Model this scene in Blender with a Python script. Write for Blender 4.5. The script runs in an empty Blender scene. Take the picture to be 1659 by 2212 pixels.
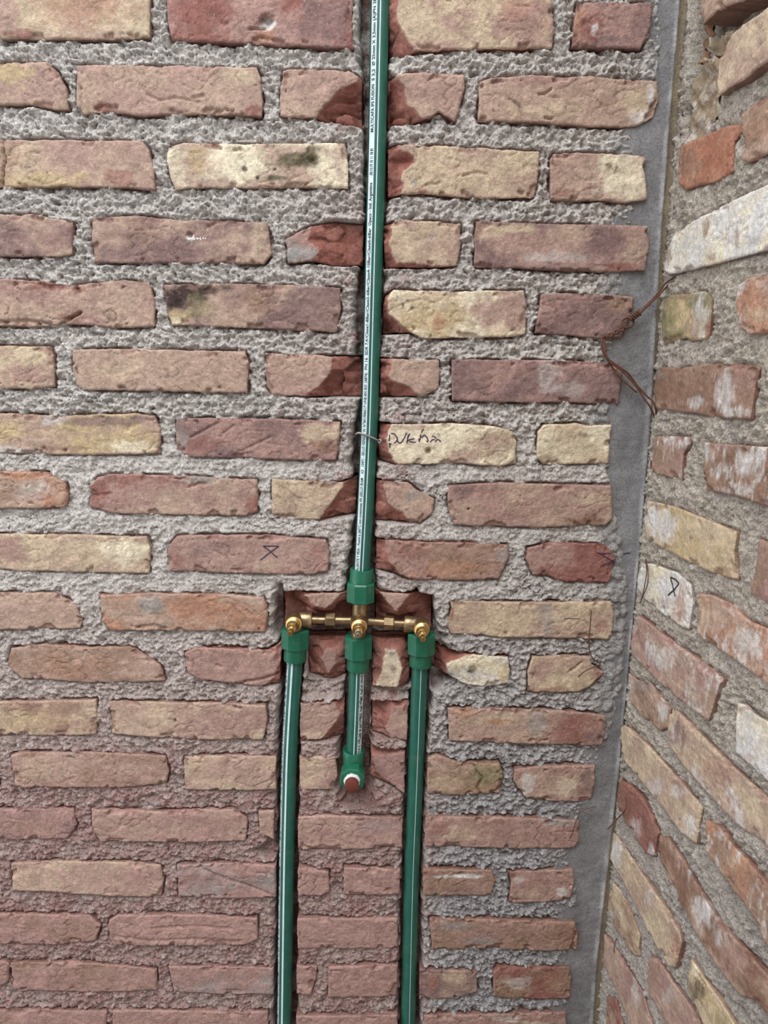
import bpy, math
import numpy as np
from mathutils import Vector

# ------------------------------------------------------------------ camera
IW, IH, FPX = 1659.0, 2212.0, 1600.0
DIST, CAMZ = 1.084, 1.47
PITCH, ROLL = math.radians(10.8), math.radians(1.25)
CAM = np.array([0.0, -DIST, CAMZ])
_F = np.array([0.0, math.cos(PITCH), -math.sin(PITCH)])
_U0 = np.array([0.0, math.sin(PITCH), math.cos(PITCH)])
_R0 = np.array([1.0, 0.0, 0.0])
CR = math.cos(ROLL) * _R0 + math.sin(ROLL) * _U0
CU = -math.sin(ROLL) * _R0 + math.cos(ROLL) * _U0
scene = bpy.context.scene
COL = scene.collection
cd = bpy.data.cameras.new('camera')
cd.sensor_fit = 'VERTICAL'
cd.sensor_height = 24.0
cd.lens = FPX * 24.0 / IH
cd.clip_start = 0.01
cam = bpy.data.objects.new('camera', cd)
COL.objects.link(cam)
from mathutils import Matrix
cam.matrix_world = Matrix(((CR[0], CU[0], -_F[0], CAM[0]),
                           (CR[1], CU[1], -_F[1], CAM[1]),
                           (CR[2], CU[2], -_F[2], CAM[2]),
                           (0, 0, 0, 1)))
scene.camera = cam

# ------------------------------------------------------------------ light
world = bpy.data.worlds.new('overcast_sky')
scene.world = world
world.use_nodes = True
wn = world.node_tree
wn.nodes.clear()
wo = wn.nodes.new('ShaderNodeOutputWorld')
wb = wn.nodes.new('ShaderNodeBackground')
wtc = wn.nodes.new('ShaderNodeTexCoord')
wsx = wn.nodes.new('ShaderNodeSeparateXYZ')
wr = wn.nodes.new('ShaderNodeValToRGB')
wr.color_ramp.elements[0].position = 0.0
wr.color_ramp.elements[0].color = (0.60, 0.64, 0.70, 1)
wr.color_ramp.elements[1].position = 1.0
wr.color_ramp.elements[1].color = (0.97, 1.01, 1.08, 1)
wn.links.new(wtc.outputs['Generated'], wsx.inputs[0])
wn.links.new(wsx.outputs['Z'], wr.inputs[0])
wn.links.new(wr.outputs[0], wb.inputs[0])
wn.links.new(wb.outputs[0], wo.inputs[0])
wb.inputs[1].default_value = 2.9
sd_ = bpy.data.lights.new('veiled_sun', 'SUN')
sd_.energy = 1.2
sd_.angle = math.radians(30)
sd_.color = (1.0, 0.985, 0.965)
sun = bpy.data.objects.new('veiled_sun', sd_)
COL.objects.link(sun)
sun.rotation_euler = Vector((0.22, 0.56, -0.92)).to_track_quat('-Z', 'Y').to_euler()
scene.view_settings.view_transform = 'Standard'
scene.view_settings.look = 'None'
scene.view_settings.gamma = 1.0
scene.view_settings.use_curve_mapping = False
scene.view_settings.exposure = 0.12

# ------------------------------------------------------------------ maths helpers
_rng = np.random.RandomState(7)
_perm = _rng.permutation(4096).astype(np.int64)
_ang = _rng.rand(4096) * 2 * np.pi
_gx, _gy = np.cos(_ang), np.sin(_ang)
_rv = _rng.rand(4096)
_rv2 = _rng.rand(4096)


def _h(ix, iy, s):
    return _perm[(_perm[(ix + s * 131) & 4095] + iy) & 4095]


def perlin(x, y, s=0):
    x0 = np.floor(x).astype(np.int64); y0 = np.floor(y).astype(np.int64)
    fx = x - x0; fy = y - y0
    sx = fx * fx * fx * (fx * (fx * 6 - 15) + 10)
    sy = fy * fy * fy * (fy * (fy * 6 - 15) + 10)
    def g(i, j):
        k = _h(x0 + i, y0 + j, s)
        return _gx[k] * (fx - i) + _gy[k] * (fy - j)
    a = g(0, 0); b = g(1, 0); c = g(0, 1); d = g(1, 1)
    return ((a + sx * (b - a)) * (1 - sy) + (c + sx * (d - c)) * sy) * 1.5


def fbm(x, y, o=3, s=0, gain=0.5):
    t = np.zeros_like(x); a = 1.0
    for i in range(o):
        t = t + a * perlin(x * 2 ** i + i * 17.3, y * 2 ** i - i * 9.7, s + i)
        a *= gain
    return t


def worley(x, y, s=0):
    x0 = np.floor(x).astype(np.int64); y0 = np.floor(y).astype(np.int64)
    f1 = np.full_like(x, 9.0); f2 = np.full_like(x, 9.0); cid = np.zeros_like(x)
    for i in (-1, 0, 1):
        for j in (-1, 0, 1):
            k = _h(x0 + i, y0 + j, s)
            dx = x0 + i + 0.1 + 0.8 * _rv[k] - x; dy = y0 + j + 0.1 + 0.8 * _rv2[k] - y
            d = np.sqrt(dx * dx + dy * dy)
            near = d < f1
            f2 = np.where(near, f1, np.minimum(f2, d))
            cid = np.where(near, _rv[(k * 7 + 3) & 4095], cid)
            f1 = np.where(near, d, f1)
    return f1, f2, cid


def sstep(a, b, x):
    t = np.clip((x - a) / (b - a), 0, 1)
    return t * t * (3 - 2 * t)


def polysdf(x, y, poly):
    """signed distance, negative inside"""
    P = np.asarray(poly, float)
    d = np.full(x.shape, 1e9)
    ins = np.zeros(x.shape, bool)
    n = len(P)
    for i in range(n):
        ax, ay = P[i]; bx, by = P[(i + 1) % n]
        ex, ey = bx - ax, by - ay
        wx, wy = x - ax, y - ay
        t = np.clip((wx * ex + wy * ey) / (ex * ex + ey * ey + 1e-15), 0, 1)
        d = np.minimum(d, (wx - ex * t) ** 2 + (wy - ey * t) ** 2)
        c = ((ay <= y) != (by <= y))
        if by != ay:
            ins ^= c & (x < ax + (y - ay) * ex / (by - ay))
    d = np.sqrt(d)
    return np.where(ins, -d, d)


def pts(s):
    if not isinstance(s, str):
        return np.asarray(s, float)
    return np.array([[float(v) for v in p.split(',')] for p in s.split()])


def lin(c):
    c = np.asarray(c, float) / 255.0
    return np.where(c <= 0.04045, c / 12.92, ((c + 0.055) / 1.055) ** 2.4)


def ray(px, py):
    px = np.asarray(px, float); py = np.asarray(py, float)
    return (_F * FPX + CR * (px - IW / 2)[..., None] - CU * (py - IH / 2)[..., None])


def project(w):
    r = w - CAM
    z = r @ _F
    return IW / 2 + FPX * (r @ CR) / z, IH / 2 - FPX * (r @ CU) / z


class Frame:
    def __init__(self, O, U, V, N):
        self.O, self.U, self.V, self.N = [np.array(a, float) for a in (O, U, V, N)]

    def world(self, u, v, h):
        return self.O + u[..., None] * self.U + v[..., None] * self.V + h[..., None] * self.N

    def uv(self, p, h=0.0):
        p = np.atleast_2d(p)
        r = ray(p[:, 0], p[:, 1])
        o = self.O + self.N * h
        t = ((o - CAM) @ self.N) / (r @ self.N)
        w = CAM + r * t[:, None] - o
        return np.stack([w @ self.U, w @ self.V], 1)


BACK = Frame((0, 0, 0), (1, 0, 0), (0, 0, 1), (0, -1, 0))


def P(px, py, y=0.0):
    """point of the place seen at a photo pixel, at depth y behind the brick face"""
    return CAM + ray(px, py) * ((y + DIST) / ray(px, py)[1])


CORNER_U = float(BACK.uv([(1437, 590)])[0, 0])
RA = math.radians(5.6)
RIGHT = Frame((CORNER_U, 0, 0), (math.sin(RA), -math.cos(RA), 0), (0, 0, 1), (-math.cos(RA), -math.sin(RA), 0))

# ------------------------------------------------------------------ materials
def new_mat(name):
    m = bpy.data.materials.new(name)
    m.use_nodes = True
    nt = m.node_tree
    b = nt.nodes['Principled BSDF']
    return m, nt, b


def nd(nt, t, **k):
    n = nt.nodes.new(t)
    for a, v in k.items():
        if a in n.inputs.keys():
            n.inputs[a].default_value = v
        else:
            setattr(n, a, v)
    return n


def ramp(nt, src, p0, c0, p1, c1):
    r = nd(nt, 'ShaderNodeValToRGB')
    e = r.color_ramp.elements
    e[0].position, e[0].color = p0, (*c0, 1)
    e[1].position, e[1].color = p1, (*c1, 1)
    nt.links.new(src, r.inputs[0])
    return r.outputs[0]


def mul(nt, a, b):
    m = nd(nt, 'ShaderNodeMix', data_type='RGBA', blend_type='MULTIPLY')
    m.inputs['Factor'].default_value = 1.0
    nt.links.new(a, m.inputs[6]); nt.links.new(b, m.inputs[7])
    return m.outputs[2]


def math_(nt, op, a, b):
    m = nd(nt, 'ShaderNodeMath', operation=op)
    for i, v in enumerate((a, b)):
        if isinstance(v, (int, float)):
            m.inputs[i].default_value = v
        else:
            nt.links.new(v, m.inputs[i])
    return m.outputs[0]


def cells(nt, geo, scale, rad, thr):
    """1 inside small round spots that sit in some of the cells"""
    wob = nd(nt, 'ShaderNodeTexNoise', Scale=scale * 2.2, Detail=2.0)
    nt.links.new(geo.outputs['Position'], wob.inputs['Vector'])
    v = nd(nt, 'ShaderNodeTexVoronoi', Scale=scale)
    nt.links.new(geo.outputs['Position'], v.inputs['Vector'])
    sx = nd(nt, 'ShaderNodeSeparateColor')
    nt.links.new(v.outputs['Color'], sx.inputs[0])
    d = math_(nt, 'ADD', v.outputs['Distance'], math_(nt, 'MULTIPLY', math_(nt, 'SUBTRACT', wob.outputs['Fac'], .5), .9))
    d = math_(nt, 'SUBTRACT', d, math_(nt, 'MULTIPLY', sx.outputs[1], rad))
    m = ramp(nt, d, rad * .55, (1, 1, 1), rad * 1.15, (0, 0, 0))
    return math_(nt, 'MULTIPLY', m, math_(nt, 'GREATER_THAN', sx.outputs[0], thr))


def masonry(name, layers, speck, bump_d, rough=0.92, tints=(), pits=None, specks=None):
    """attribute colour, broken up by grain, with fine relief.
    layers: (scale, detail, weight) of relief; speck: (scale, lo, hi) grain contrast"""
    m, nt, b = new_mat(name)
    geo = nd(nt, 'ShaderNodeNewGeometry')
    at = nd(nt, 'ShaderNodeAttribute', attribute_name='Col')
    c = at.outputs['Color']
    for sc, p0, lo, p1, hi in speck:
        n = nd(nt, 'ShaderNodeTexNoise', Scale=sc, Detail=3.0, Roughness=0.6)
        nt.links.new(geo.outputs['Position'], n.inputs['Vector'])
        c = mul(nt, c, ramp(nt, n.outputs['Fac'], p0, (lo,) * 3, p1, (hi,) * 3))
    for sc, p0, p1, colr in tints:
        n = nd(nt, 'ShaderNodeTexNoise', Scale=sc, Detail=2.0)
        nt.links.new(geo.outputs['Position'], n.inputs['Vector'])
        f = ramp(nt, n.outputs['Fac'], p0, (0, 0, 0), p1, (1, 1, 1))
        mx = nd(nt, 'ShaderNodeMix', data_type='RGBA')
        nt.links.new(f, mx.inputs['Factor']); nt.links.new(c, mx.inputs[6])
        mx.inputs[7].default_value = (*lin(colr), 1)
        c = mx.outputs[2]
    if specks:
        mx = nd(nt, 'ShaderNodeMix', data_type='RGBA')
        nt.links.new(math_(nt, 'MULTIPLY', cells(nt, geo, *specks[:3]), .45), mx.inputs['Factor'])
        nt.links.new(c, mx.inputs[6]); mx.inputs[7].default_value = (*lin(specks[3]), 1)
        c = mx.outputs[2]
    nt.links.new(c, b.inputs['Base Color'])
    b.inputs['Roughness'].default_value = rough
    b.inputs['Specular IOR Level'].default_value = 0.25
    h = None
    for sc, det, w, dis in layers:
        n = nd(nt, 'ShaderNodeTexNoise', Scale=sc, Detail=det, Roughness=0.66, Distortion=dis)
        nt.links.new(geo.outputs['Position'], n.inputs['Vector'])
        t = math_(nt, 'MULTIPLY', n.outputs['Fac'], w)
        h = t if h is None else math_(nt, 'ADD', h, t)
    if pits:
        pm = cells(nt, geo, *pits[:3])
        h = math_(nt, 'SUBTRACT', h, math_(nt, 'MULTIPLY', pm, pits[3]))
    bp = nd(nt, 'ShaderNodeBump', Strength=1.0, Distance=bump_d)
    nt.links.new(h, bp.inputs['Height'])
    nt.links.new(bp.outputs[0], b.inputs['Normal'])
    return m


M_BRICK = masonry('fired_brick', [(50, 6, 0.9, .2), (190, 5, 0.28, 0), (520, 4, 0.20, 0)],
                  [(40, .3, .86, .7, 1.12), (240, .34, .82, .64, 1.12), (700, .30, .62, .40, 1.04), (150, .26, .55, .32, 1.0)], 0.0042, pits=(170, .10, .84, .16), specks=(260, .10, .84, (222, 204, 172)))
M_MORTAR = masonry('rough_mortar', [(90, 5, 0.9, .5), (260, 6, 1.0, .4), (760, 4, 0.6, 0)],
                   [(60, .3, .90, .7, 1.14), (330, .34, .66, .54, 1.20), (820, .32, .66, .54, 1.22)], 0.0075, 0.95)
M_CONC = masonry('cast_concrete', [(90, 3, 0.5, 0), (400, 4, 0.45, 0)],
                 [(14, .3, .80, .7, 1.14), (60, .3, .84, .68, 1.10), (300, .30, .72, .58, 1.12)], 0.0022, 0.9, pits=(120, .09, .85, .25))


def plain(name, rgb, rough=0.5, metal=0.0, var=None, bump=None, spec=0.5, dust=None):
    m, nt, b = new_mat(name)
    c = lin(rgb)
    b.inputs['Base Color'].default_value = (*c, 1)
    b.inputs['Roughness'].default_value = rough
    b.inputs['Metallic'].default_value = metal
    b.inputs['Specular IOR Level'].default_value = spec
    geo = nd(nt, 'ShaderNodeNewGeometry')
    out = None
    if var:
        sc, rgb2, p0, p1 = var
        n = nd(nt, 'ShaderNodeTexNoise', Scale=sc, Detail=5.0, Roughness=0.65)
        nt.links.new(geo.outputs['Position'], n.inputs['Vector'])
        out = ramp(nt, n.outputs['Fac'], p0, c, p1, lin(rgb2))
    if dust:
        sc, rgb2, p0, p1, amt = dust
        n = nd(nt, 'ShaderNodeTexNoise', Scale=sc, Detail=6.0, Roughness=0.7)
        nt.links.new(geo.outputs['Position'], n.inputs['Vector'])
        f = ramp(nt, n.outputs['Fac'], p0, (0, 0, 0), p1, (amt,) * 3)
        mx = nd(nt, 'ShaderNodeMix', data_type='RGBA')
        nt.links.new(f, mx.inputs['Factor'])
        if out is None:
            mx.inputs[6].default_value = (*c, 1)
        else:
            nt.links.new(out, mx.inputs[6])
        mx.inputs[7].default_value = (*lin(rgb2), 1)
        out = mx.outputs[2]
    if out is not None:
        nt.links.new(out, b.inputs['Base Color'])
    if bump:
        n = nd(nt, 'ShaderNodeTexNoise', Scale=bump[0], Detail=4.0)
        nt.links.new(geo.outputs['Position'], n.inputs['Vector'])
        bp = nd(nt, 'ShaderNodeBump', Strength=1.0, Distance=bump[1])
        nt.links.new(n.outputs['Fac'], bp.inputs['Height'])
        nt.links.new(bp.outputs[0], b.inputs['Normal'])
    return m


M_PIPE = plain('green_pipe_plastic', (24, 86, 71), 0.34, var=(30, (36, 98, 82), .35, .7), dust=(55, (96, 112, 104), .5, .85, .5))
M_FIT = plain('green_fitting_plastic', (22, 94, 68), 0.38, var=(60, (32, 104, 78), .35, .7), dust=(70, (120, 128, 116), .56, .80, .6))
M_WHITE = plain('white_print_band', (205, 218, 220), 0.4, dust=(90, (140, 150, 150), .5, .8, .5))
M_INK = plain('black_pipe_ink', (28, 34, 40), 0.5)
M_BRASS = plain('dull_brass', (172, 148, 112), 0.36, 0.85, var=(80, (122, 104, 80), .4, .68), bump=(500, .0003))
M_GOLD = plain('bright_brass', (206, 172, 112), 0.26, 0.95, var=(160, (160, 126, 80), .45, .75))
M_STEM = plain('nickel_stem', (190, 176, 158), 0.3, 0.9)
M_HOLE = plain('dark_bore', (18, 16, 14), 0.8)
M_PLUG = plain('red_brown_plug', (104, 46, 34), 0.55, bump=(300, .0004))
M_TAPE = plain('white_thread_tape', (214, 214, 212), 0.55, bump=(420, .0012))
M_RUST = plain('rusty_iron', (84, 56, 44), 0.8, 0.2, var=(260, (112, 72, 52), .4, .65), bump=(900, .0004))
M_STEEL = plain('galvanised_steel', (150, 148, 144), 0.4, 0.85, var=(240, (120, 78, 58), .52, .62))
M_PURPLE = plain('purple_marker_ink', (58, 36, 66), 0.6)
M_BLACKMK = plain('black_marker_ink', (34, 28, 34), 0.6)
M_CHALK = plain('white_chalk', (232, 228, 226), 0.9)
M_PAPER = plain('weathered_kraft_paper', (152, 136, 112), 0.9, var=(40, (128, 104, 78), .4, .7), dust=(60, (206, 202, 196), .5, .66, .8), bump=(200, .0015))
M_LEAF = plain('dry_brown_leaf', (134, 100, 72), 0.85, var=(60, (96, 66, 46), .4, .7), bump=(200, .001))
M_DARK = plain('dark_crack_fibre', (40, 36, 34), 0.9)
M_FLOOR = plain('dusty_floor_screed', (128, 116, 106), 0.95, var=(8, (108, 96, 88), .35, .7), bump=(60, .004))

# ------------------------------------------------------------------ object helpers
def link(name, me, mat, parent=None, label=None, cat=None, group=None, kind=None):
    o = bpy.data.objects.new(name, me)
    COL.objects.link(o)
    if mat is not None:
        if not me.materials:
            me.materials.append(mat)
    if parent is not None:
        o.parent = parent
    for k, v in (('label', label), ('category', cat), ('group', group), ('kind', kind)):
        if v:
            o[k] = v
    return o


def mesh_np(name, V, F4=None, F3=None, col=None, smooth=True):
    me = bpy.data.meshes.new(name)
    n4 = 0 if F4 is None else len(F4); n3 = 0 if F3 is None else len(F3)
    me.vertices.add(len(V))
    me.vertices.foreach_set('co', np.ascontiguousarray(V, np.float32).ravel())
    idx = []
    if n4: idx.append(np.asarray(F4, np.int32).ravel())
    if n3: idx.append(np.asarray(F3, np.int32).ravel())
    idx = np.concatenate(idx)
    me.loops.add(len(idx))
    me.loops.foreach_set('vertex_index', idx)
    me.polygons.add(n4 + n3)
    tot = np.concatenate([np.full(n4, 4, np.int32), np.full(n3, 3, np.int32)])
    st = np.concatenate([[0], np.cumsum(tot)[:-1]]).astype(np.int32)
    me.polygons.foreach_set('loop_start', st)
    me.polygons.foreach_set('loop_total', tot)
    me.polygons.foreach_set('use_smooth', np.full(n4 + n3, smooth))
    if col is not None:
        a = me.attributes.new('Col', 'FLOAT_COLOR', 'POINT')
        c4 = np.ones((len(V), 4), np.float32); c4[:, :3] = np.clip(col, 0, 1)
        a.data.foreach_set('color', c4.ravel())
    me.update(calc_edges=True)
    return me


class Mesh:
    """collects rings/tubes/prisms into one mesh; local origin at base point"""
    def __init__(self):
        self.v, self.f = [], []

    def add(self, v, f):
        n = len(self.v)
        self.v += [tuple(a) for a in v]
        self.f += [tuple(i + n for i in q) for q in f]

    def lathe(self, a, d, prof, n=32, twist=0.0, cap0=True, cap1=True):
        """prof: [(dist along d, radius)], a: origin, d: axis"""
        a = np.array(a, float); d = np.array(d, float); d /= np.linalg.norm(d)
        r = np.cross(d, (0.13, 0.2, 0.97) if abs(d[2]) < .8 else (0, -1, 0)); r /= np.linalg.norm(r)
        q = np.cross(d, r)
        v, f = [], []
        for t, rad in prof:
            for k in range(n):
                th = 2 * math.pi * k / n + twist
                v.append(a + d * t + (r * math.cos(th) + q * math.sin(th)) * rad)
        m = len(prof)
        for i in range(m - 1):
            for k in range(n):
                k2 = (k + 1) % n
                f.append((i * n + k, i * n + k2, (i + 1) * n + k2, (i + 1) * n + k))
        if cap0: f.append(tuple(range(n - 1, -1, -1)))
        if cap1: f.append(tuple((m - 1) * n + k for k in range(n)))
        self.add(v, f)

    def tube(self, pp, rad, n=10, res=6, smooth=True):
        pp = np.array(pp, float)
        if smooth and len(pp) > 2:
            q = np.vstack([2 * pp[0] - pp[1], pp, 2 * pp[-1] - pp[-2]])
            o = []
            for i in range(1, len(q) - 2):
                for t in np.linspace(0, 1, res, endpoint=False):
                    p0, p1, p2, p3 = q[i - 1:i + 3]
                    o.append(.5 * (2 * p1 + (p2 - p0) * t + (2 * p0 - 5 * p1 + 4 * p2 - p3) * t * t + (3 * p1 - p0 - 3 * p2 + p3) * t ** 3))
            o.append(q[-2]); pp = np.array(o)
        T = np.gradient(pp, axis=0); T /= np.linalg.norm(T, axis=1)[:, None] + 1e-12
        r = np.cross(T[0], (0.31, -0.77, 0.55)); r /= np.linalg.norm(r)
        v, f = [], []
        for i in range(len(pp)):
            r = r - T[i] * (r @ T[i]); r /= np.linalg.norm(r)
            q = np.cross(T[i], r)
            for k in range(n):
                th = 2 * math.pi * k / n
                v.append(pp[i] + (r * math.cos(th) + q * math.sin(th)) * rad)
        for i in range(len(pp) - 1):
            for k in range(n):
                k2 = (k + 1) % n
                f.append((i * n + k, i * n + k2, (i + 1) * n + k2, (i + 1) * n + k))
        f.append(tuple(range(n - 1, -1, -1))); f.append(tuple((len(pp) - 1) * n + k for k in range(n)))
        self.add(v, f)

    def build(self, name, mat, parent=None, angle=35, **k):
        me = bpy.data.meshes.new(name)
        V = np.array(self.v)
        o3 = V.mean(0) if parent is None else np.array([0., 0, 0])
        if parent is not None:
            o3 = V.mean(0)
        me.from_pydata([tuple(p) for p in V - o3], [], self.f)
        me.polygons.foreach_set('use_smooth', [True] * len(me.polygons))
        me.set_sharp_from_angle(angle=math.radians(angle))
        o = link(name, me, mat, None, **k)
        if parent is not None:
            o.parent = parent
            o.location = Vector(o3) - base_of(parent)
        else:
            o.location = Vector(o3)
        return o


def base_of(p):
    v = Vector(p.location)
    while p.parent is not None:
        p = p.parent
        v = v + Vector(p.location)
    return v


def grid_to_mesh(sd, U, V, step):
    """keep grid cells inside sd<0, snapping border vertices on to the outline"""
    ny, nx = sd.shape
    gy, gx = np.gradient(sd, step)
    gl = np.sqrt(gx * gx + gy * gy) + 1e-9
    keep = sd < 1.05 * step
    snap = keep & (sd > -0.25 * step)
    mv = np.clip(sd, -step, 1.1 * step)
    U = np.where(snap, U - mv * gx / gl, U)
    V = np.where(snap, V - mv * gy / gl, V)
    vid = np.full(sd.shape, -1, np.int64)
    vid[keep] = np.arange(keep.sum())
    a = vid[:-1, :-1]; b = vid[:-1, 1:]; c = vid[1:, 1:]; d = vid[1:, :-1]
    ok = [a >= 0, b >= 0, c >= 0, d >= 0]
    cnt = sum(o.astype(int) for o in ok)
    inn = sd <= 0
    anyin = inn[:-1, :-1] | inn[:-1, 1:] | inn[1:, 1:] | inn[1:, :-1]
    full = (cnt == 4) & anyin
    F4 = np.stack([a[full], b[full], c[full], d[full]], 1)
    F3 = []
    for miss, tri in ((0, (b, c, d)), (1, (a, c, d)), (2, (a, b, d)), (3, (a, b, c))):
        m = (cnt == 3) & ~ok[miss] & anyin
        F3.append(np.stack([t[m] for t in tri], 1))
    F3 = np.concatenate(F3)
    # drop grid points that ended up in no face
    used = np.unique(np.concatenate([F4.ravel(), F3.ravel()]))
    flat = np.flatnonzero(keep.ravel())
    k2 = np.zeros(keep.size, bool); k2[flat[used]] = True
    rm = np.full(len(flat), -1, np.int64); rm[used] = np.arange(len(used))
    return k2.reshape(keep.shape), U, V, rm[F4], rm[F3]


def border_edges(F4, F3):
    E = [F4[:, [0, 1]], F4[:, [1, 2]], F4[:, [2, 3]], F4[:, [3, 0]]]
    if len(F3):
        E += [F3[:, [0, 1]], F3[:, [1, 2]], F3[:, [2, 0]]]
    E = np.concatenate(E)
    key = np.sort(E, 1)
    k = key[:, 0] * 10000019 + key[:, 1]
    _, inv, c = np.unique(k, return_inverse=True, return_counts=True)
    return E[c[inv] == 1]


# ------------------------------------------------------------------ palette (colours of the fired clay itself)
PAL = {k: lin(v) for k, v in dict(
    t=(192, 157, 131), p=(186, 145, 127), c=(212, 184, 144), C=(230, 212, 174), r=(158, 97, 83), u=(146, 111, 104),
    b=(166, 128, 100), o=(192, 134, 98), k=(62, 46, 42), f=(136, 66, 54), w=(214, 207, 199), g=(160, 154, 146),
    l=(146, 132, 84), y=(204, 174, 118), m=(96, 88, 56), O=(180, 112, 80), B=(150, 108, 82), G=(150, 136, 124), q=(180, 136, 121)).items()}
for _k, _c in PAL.items():   # old, dusty clay: soft colours
    _l = float(_c @ np.array([.2126, .7152, .0722]))
    PAL[_k] = (_l + (_c - _l) * (0.76 if _k not in 'fO' else .8)) * (.87 if _k not in 'kfwC' else .95) * np.array([.985, .998, .995])
C_FRESH = lin((138, 88, 76)); C_FRESH2 = lin((180, 130, 117)); C_DUST = lin((172, 136, 129))


def dust_field(px, py):
    """brick dust from cutting the chases: thick on the lower left, thinning to the right and upwards"""
    a = sstep(1150, 1900, py) * (1 - sstep(820, 960, px)) * 0.72
    b = np.exp(-((px - 800) / 120.0) ** 2) * sstep(100, 500, py) * 0.16
    return np.clip(a + b, 0, 0.8)


BRICK_N = 0
HEIGHTS = {}


def make_brick(fr, wall, spec, step=0.0018):
    global BRICK_N
    BRICK_N += 1
    seed = BRICK_N
    rs = np.random.RandomState(seed)
    poly = fr.uv(pts(spec['o']))
    lo = poly.min(0) - 0.008; hi = poly.max(0) + 0.008
    u = np.arange(lo[0], hi[0], step); v = np.arange(lo[1], hi[1], step)
    U, V = np.meshgrid(u, v)
    su, sv = U + seed * 0.37, V + seed * 0.21
    sd = polysdf(U, V, poly)
    rough = spec.get('er', 1.0 if fr is BACK else .35)
    sd = sd + rough * (0.0011 * perlin(su / 0.026, sv / 0.026, 3) + 0.0006 * perlin(su / 0.009, sv / 0.009, 4) + 0.0004 * perlin(su / 0.004, sv / 0.004, 7))
    keep, U, V, F4, F3 = grid_to_mesh(sd, U, V, step)
    u, v, s = U[keep], V[keep], sd[keep]
    d = np.clip(-s, 0, 1)
    su, sv = u + seed * 0.37, v + seed * 0.21
    cu, cv = poly.mean(0)
    tl = rs.uniform(-1, 1, 2) * spec.get('tilt', 1.0)
    low = fbm(su / 0.07, sv / 0.07, 2, 11)
    mid = fbm(su / 0.022, sv / 0.022, 3, 21)
    fin = fbm(su / 0.008, sv / 0.008, 2, 31)
    rid = 1 - np.abs(perlin(su / 0.03, sv / 0.018, 41))
    h = (spec.get('h', 2.0) + rs.uniform(-1, 1)) * 0.001 + tl[0] * (u - cu) * 0.012 + tl[1] * (v - cv) * 0.02
    rg = spec.get('rg', 1.0)
    h = h + rg * (0.0011 * low + 0.0007 * mid + 0.00035 * fin) - rg * 0.0016 * sstep(0.93, 1.0, rid) * sstep(0.0, 0.5, low + .2)
    # worn, rounded arrises with chips
    er = np.clip(0.0019 + 0.0014 * low + .0008 * mid, .0008, .006)
    h = h - er * (1 - np.sqrt(np.clip(1 - np.clip(1 - d / er, 0, 1) ** 2, 0, 1)))
    chipn = fbm(su / 0.03, sv / 0.03, 3, 51)
    chip = sstep(0.30, 0.42, chipn) * (1 - sstep(0.005, 0.0085, d + 0.004 * mid)) * spec.get('chip', 1.0)
    h = h - chip * 0.0035
    # colour
    base = spec['c'].split('/')
    ca = PAL[base[0]]; cb = PAL[base[1]] if len(base) > 1 else PAL[base[0]]
    mixn = sstep(-0.6, 0.7, fbm(su / 0.075, sv / 0.05, 5, 61, .62))[:, None]
    if len(base) == 1:
        alt = PAL['p'] if base[0] in 'tcCb' else PAL['t']
        cb = ca * 0.72 + alt * 0.28
    col = ca * (1 - mixn) + cb * mixn
    W = fr.world(u, v, h)
    px, py = project(fr.world(u, v, np.zeros_like(u)))
    if spec.get('w'):
        n = 0.7 * fbm(su / 0.05, sv / 0.05, 3, 81) + 0.55 * fbm(su / 0.010, sv / 0.030, 4, 82, .7)
        k = sstep(0.45 - spec['w'], 1.15 - spec['w'], n + 0.3)[:, None] * 0.75
        col = col * (1 - k) + PAL['w'] * k
    for b in [x for x in spec.get('b', '').split(';') if x.strip()]:
        q = b.split()
        bx, by, rx, ry = [float(z) for z in q[1:5]]
        st = float(q[5]) if len(q) > 5 else 0.85
        e = np.sqrt(((px - bx) / rx) ** 2 + ((py - by) / ry) ** 2)
        sharp = q[0].isupper() and q[0] == 'X'
        if fr is BACK:
            e = e + 0.42 * fbm(su / 0.022, sv / 0.018, 4, 91 + int(bx) % 7, .68)
        else:
            e = e + 0.5 * fbm(su / 0.016, sv / 0.04, 4, 91 + int(bx) % 7, .7)
            st = st * np.clip(.78 + .5 * fbm(su / .008, sv / .03, 2, 97), .2, 1)[:, None]
        k = np.clip((1 - sstep(0.45, 1.2, e))[:, None] * st, 0, 1)
        col = col * (1 - k) + PAL[q[0]] * k
        if q[0] == 'm':
            h = h + 0.002 * k[:, 0] * (fin + .3)
    for hx, hy, hr in spec.get('holes', ()):   # pits in the face
        e = np.sqrt((px - hx) ** 2 + (py - hy) ** 2) / hr + 0.3 * mid
        k = 1 - sstep(0.5, 1.1, e)
        h = h - k * 0.006
    col = col * (1 + 0.10 * np.clip(fin, -1, 1) + .06 * np.clip(mid, -1, 1))[:, None]
    for line, wd, dp in spec.get('cuts', ()):   # cracks, scores and gouges
        L_ = pts(line); e = np.full_like(px, 1e9)
        for (ax_, ay_), (bx_, by_) in zip(L_[:-1], L_[1:]):
            ex, ey = bx_ - ax_, by_ - ay_
            t_ = np.clip(((px - ax_) * ex + (py - ay_) * ey) / (ex * ex + ey * ey), 0, 1)
            e = np.minimum(e, np.hypot(px - ax_ - ex * t_, py - ay_ - ey * t_))
        e = e / wd + .25 * fin
        h = h - dp * .001 * (1 - sstep(.35, 1.0, e))
    # reddish core shows where the skin has worn off
    k = np.clip(0.55 * chip + 0.30 * (1 - sstep(0.0, 0.004, d)) * sstep(-.3, .5, mid), 0, .8)[:, None]
    col = col * (1 - k) + (0.6 * PAL['r'] + 0.4 * ca * .8) * k
    fresh = np.zeros_like(u)
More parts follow.
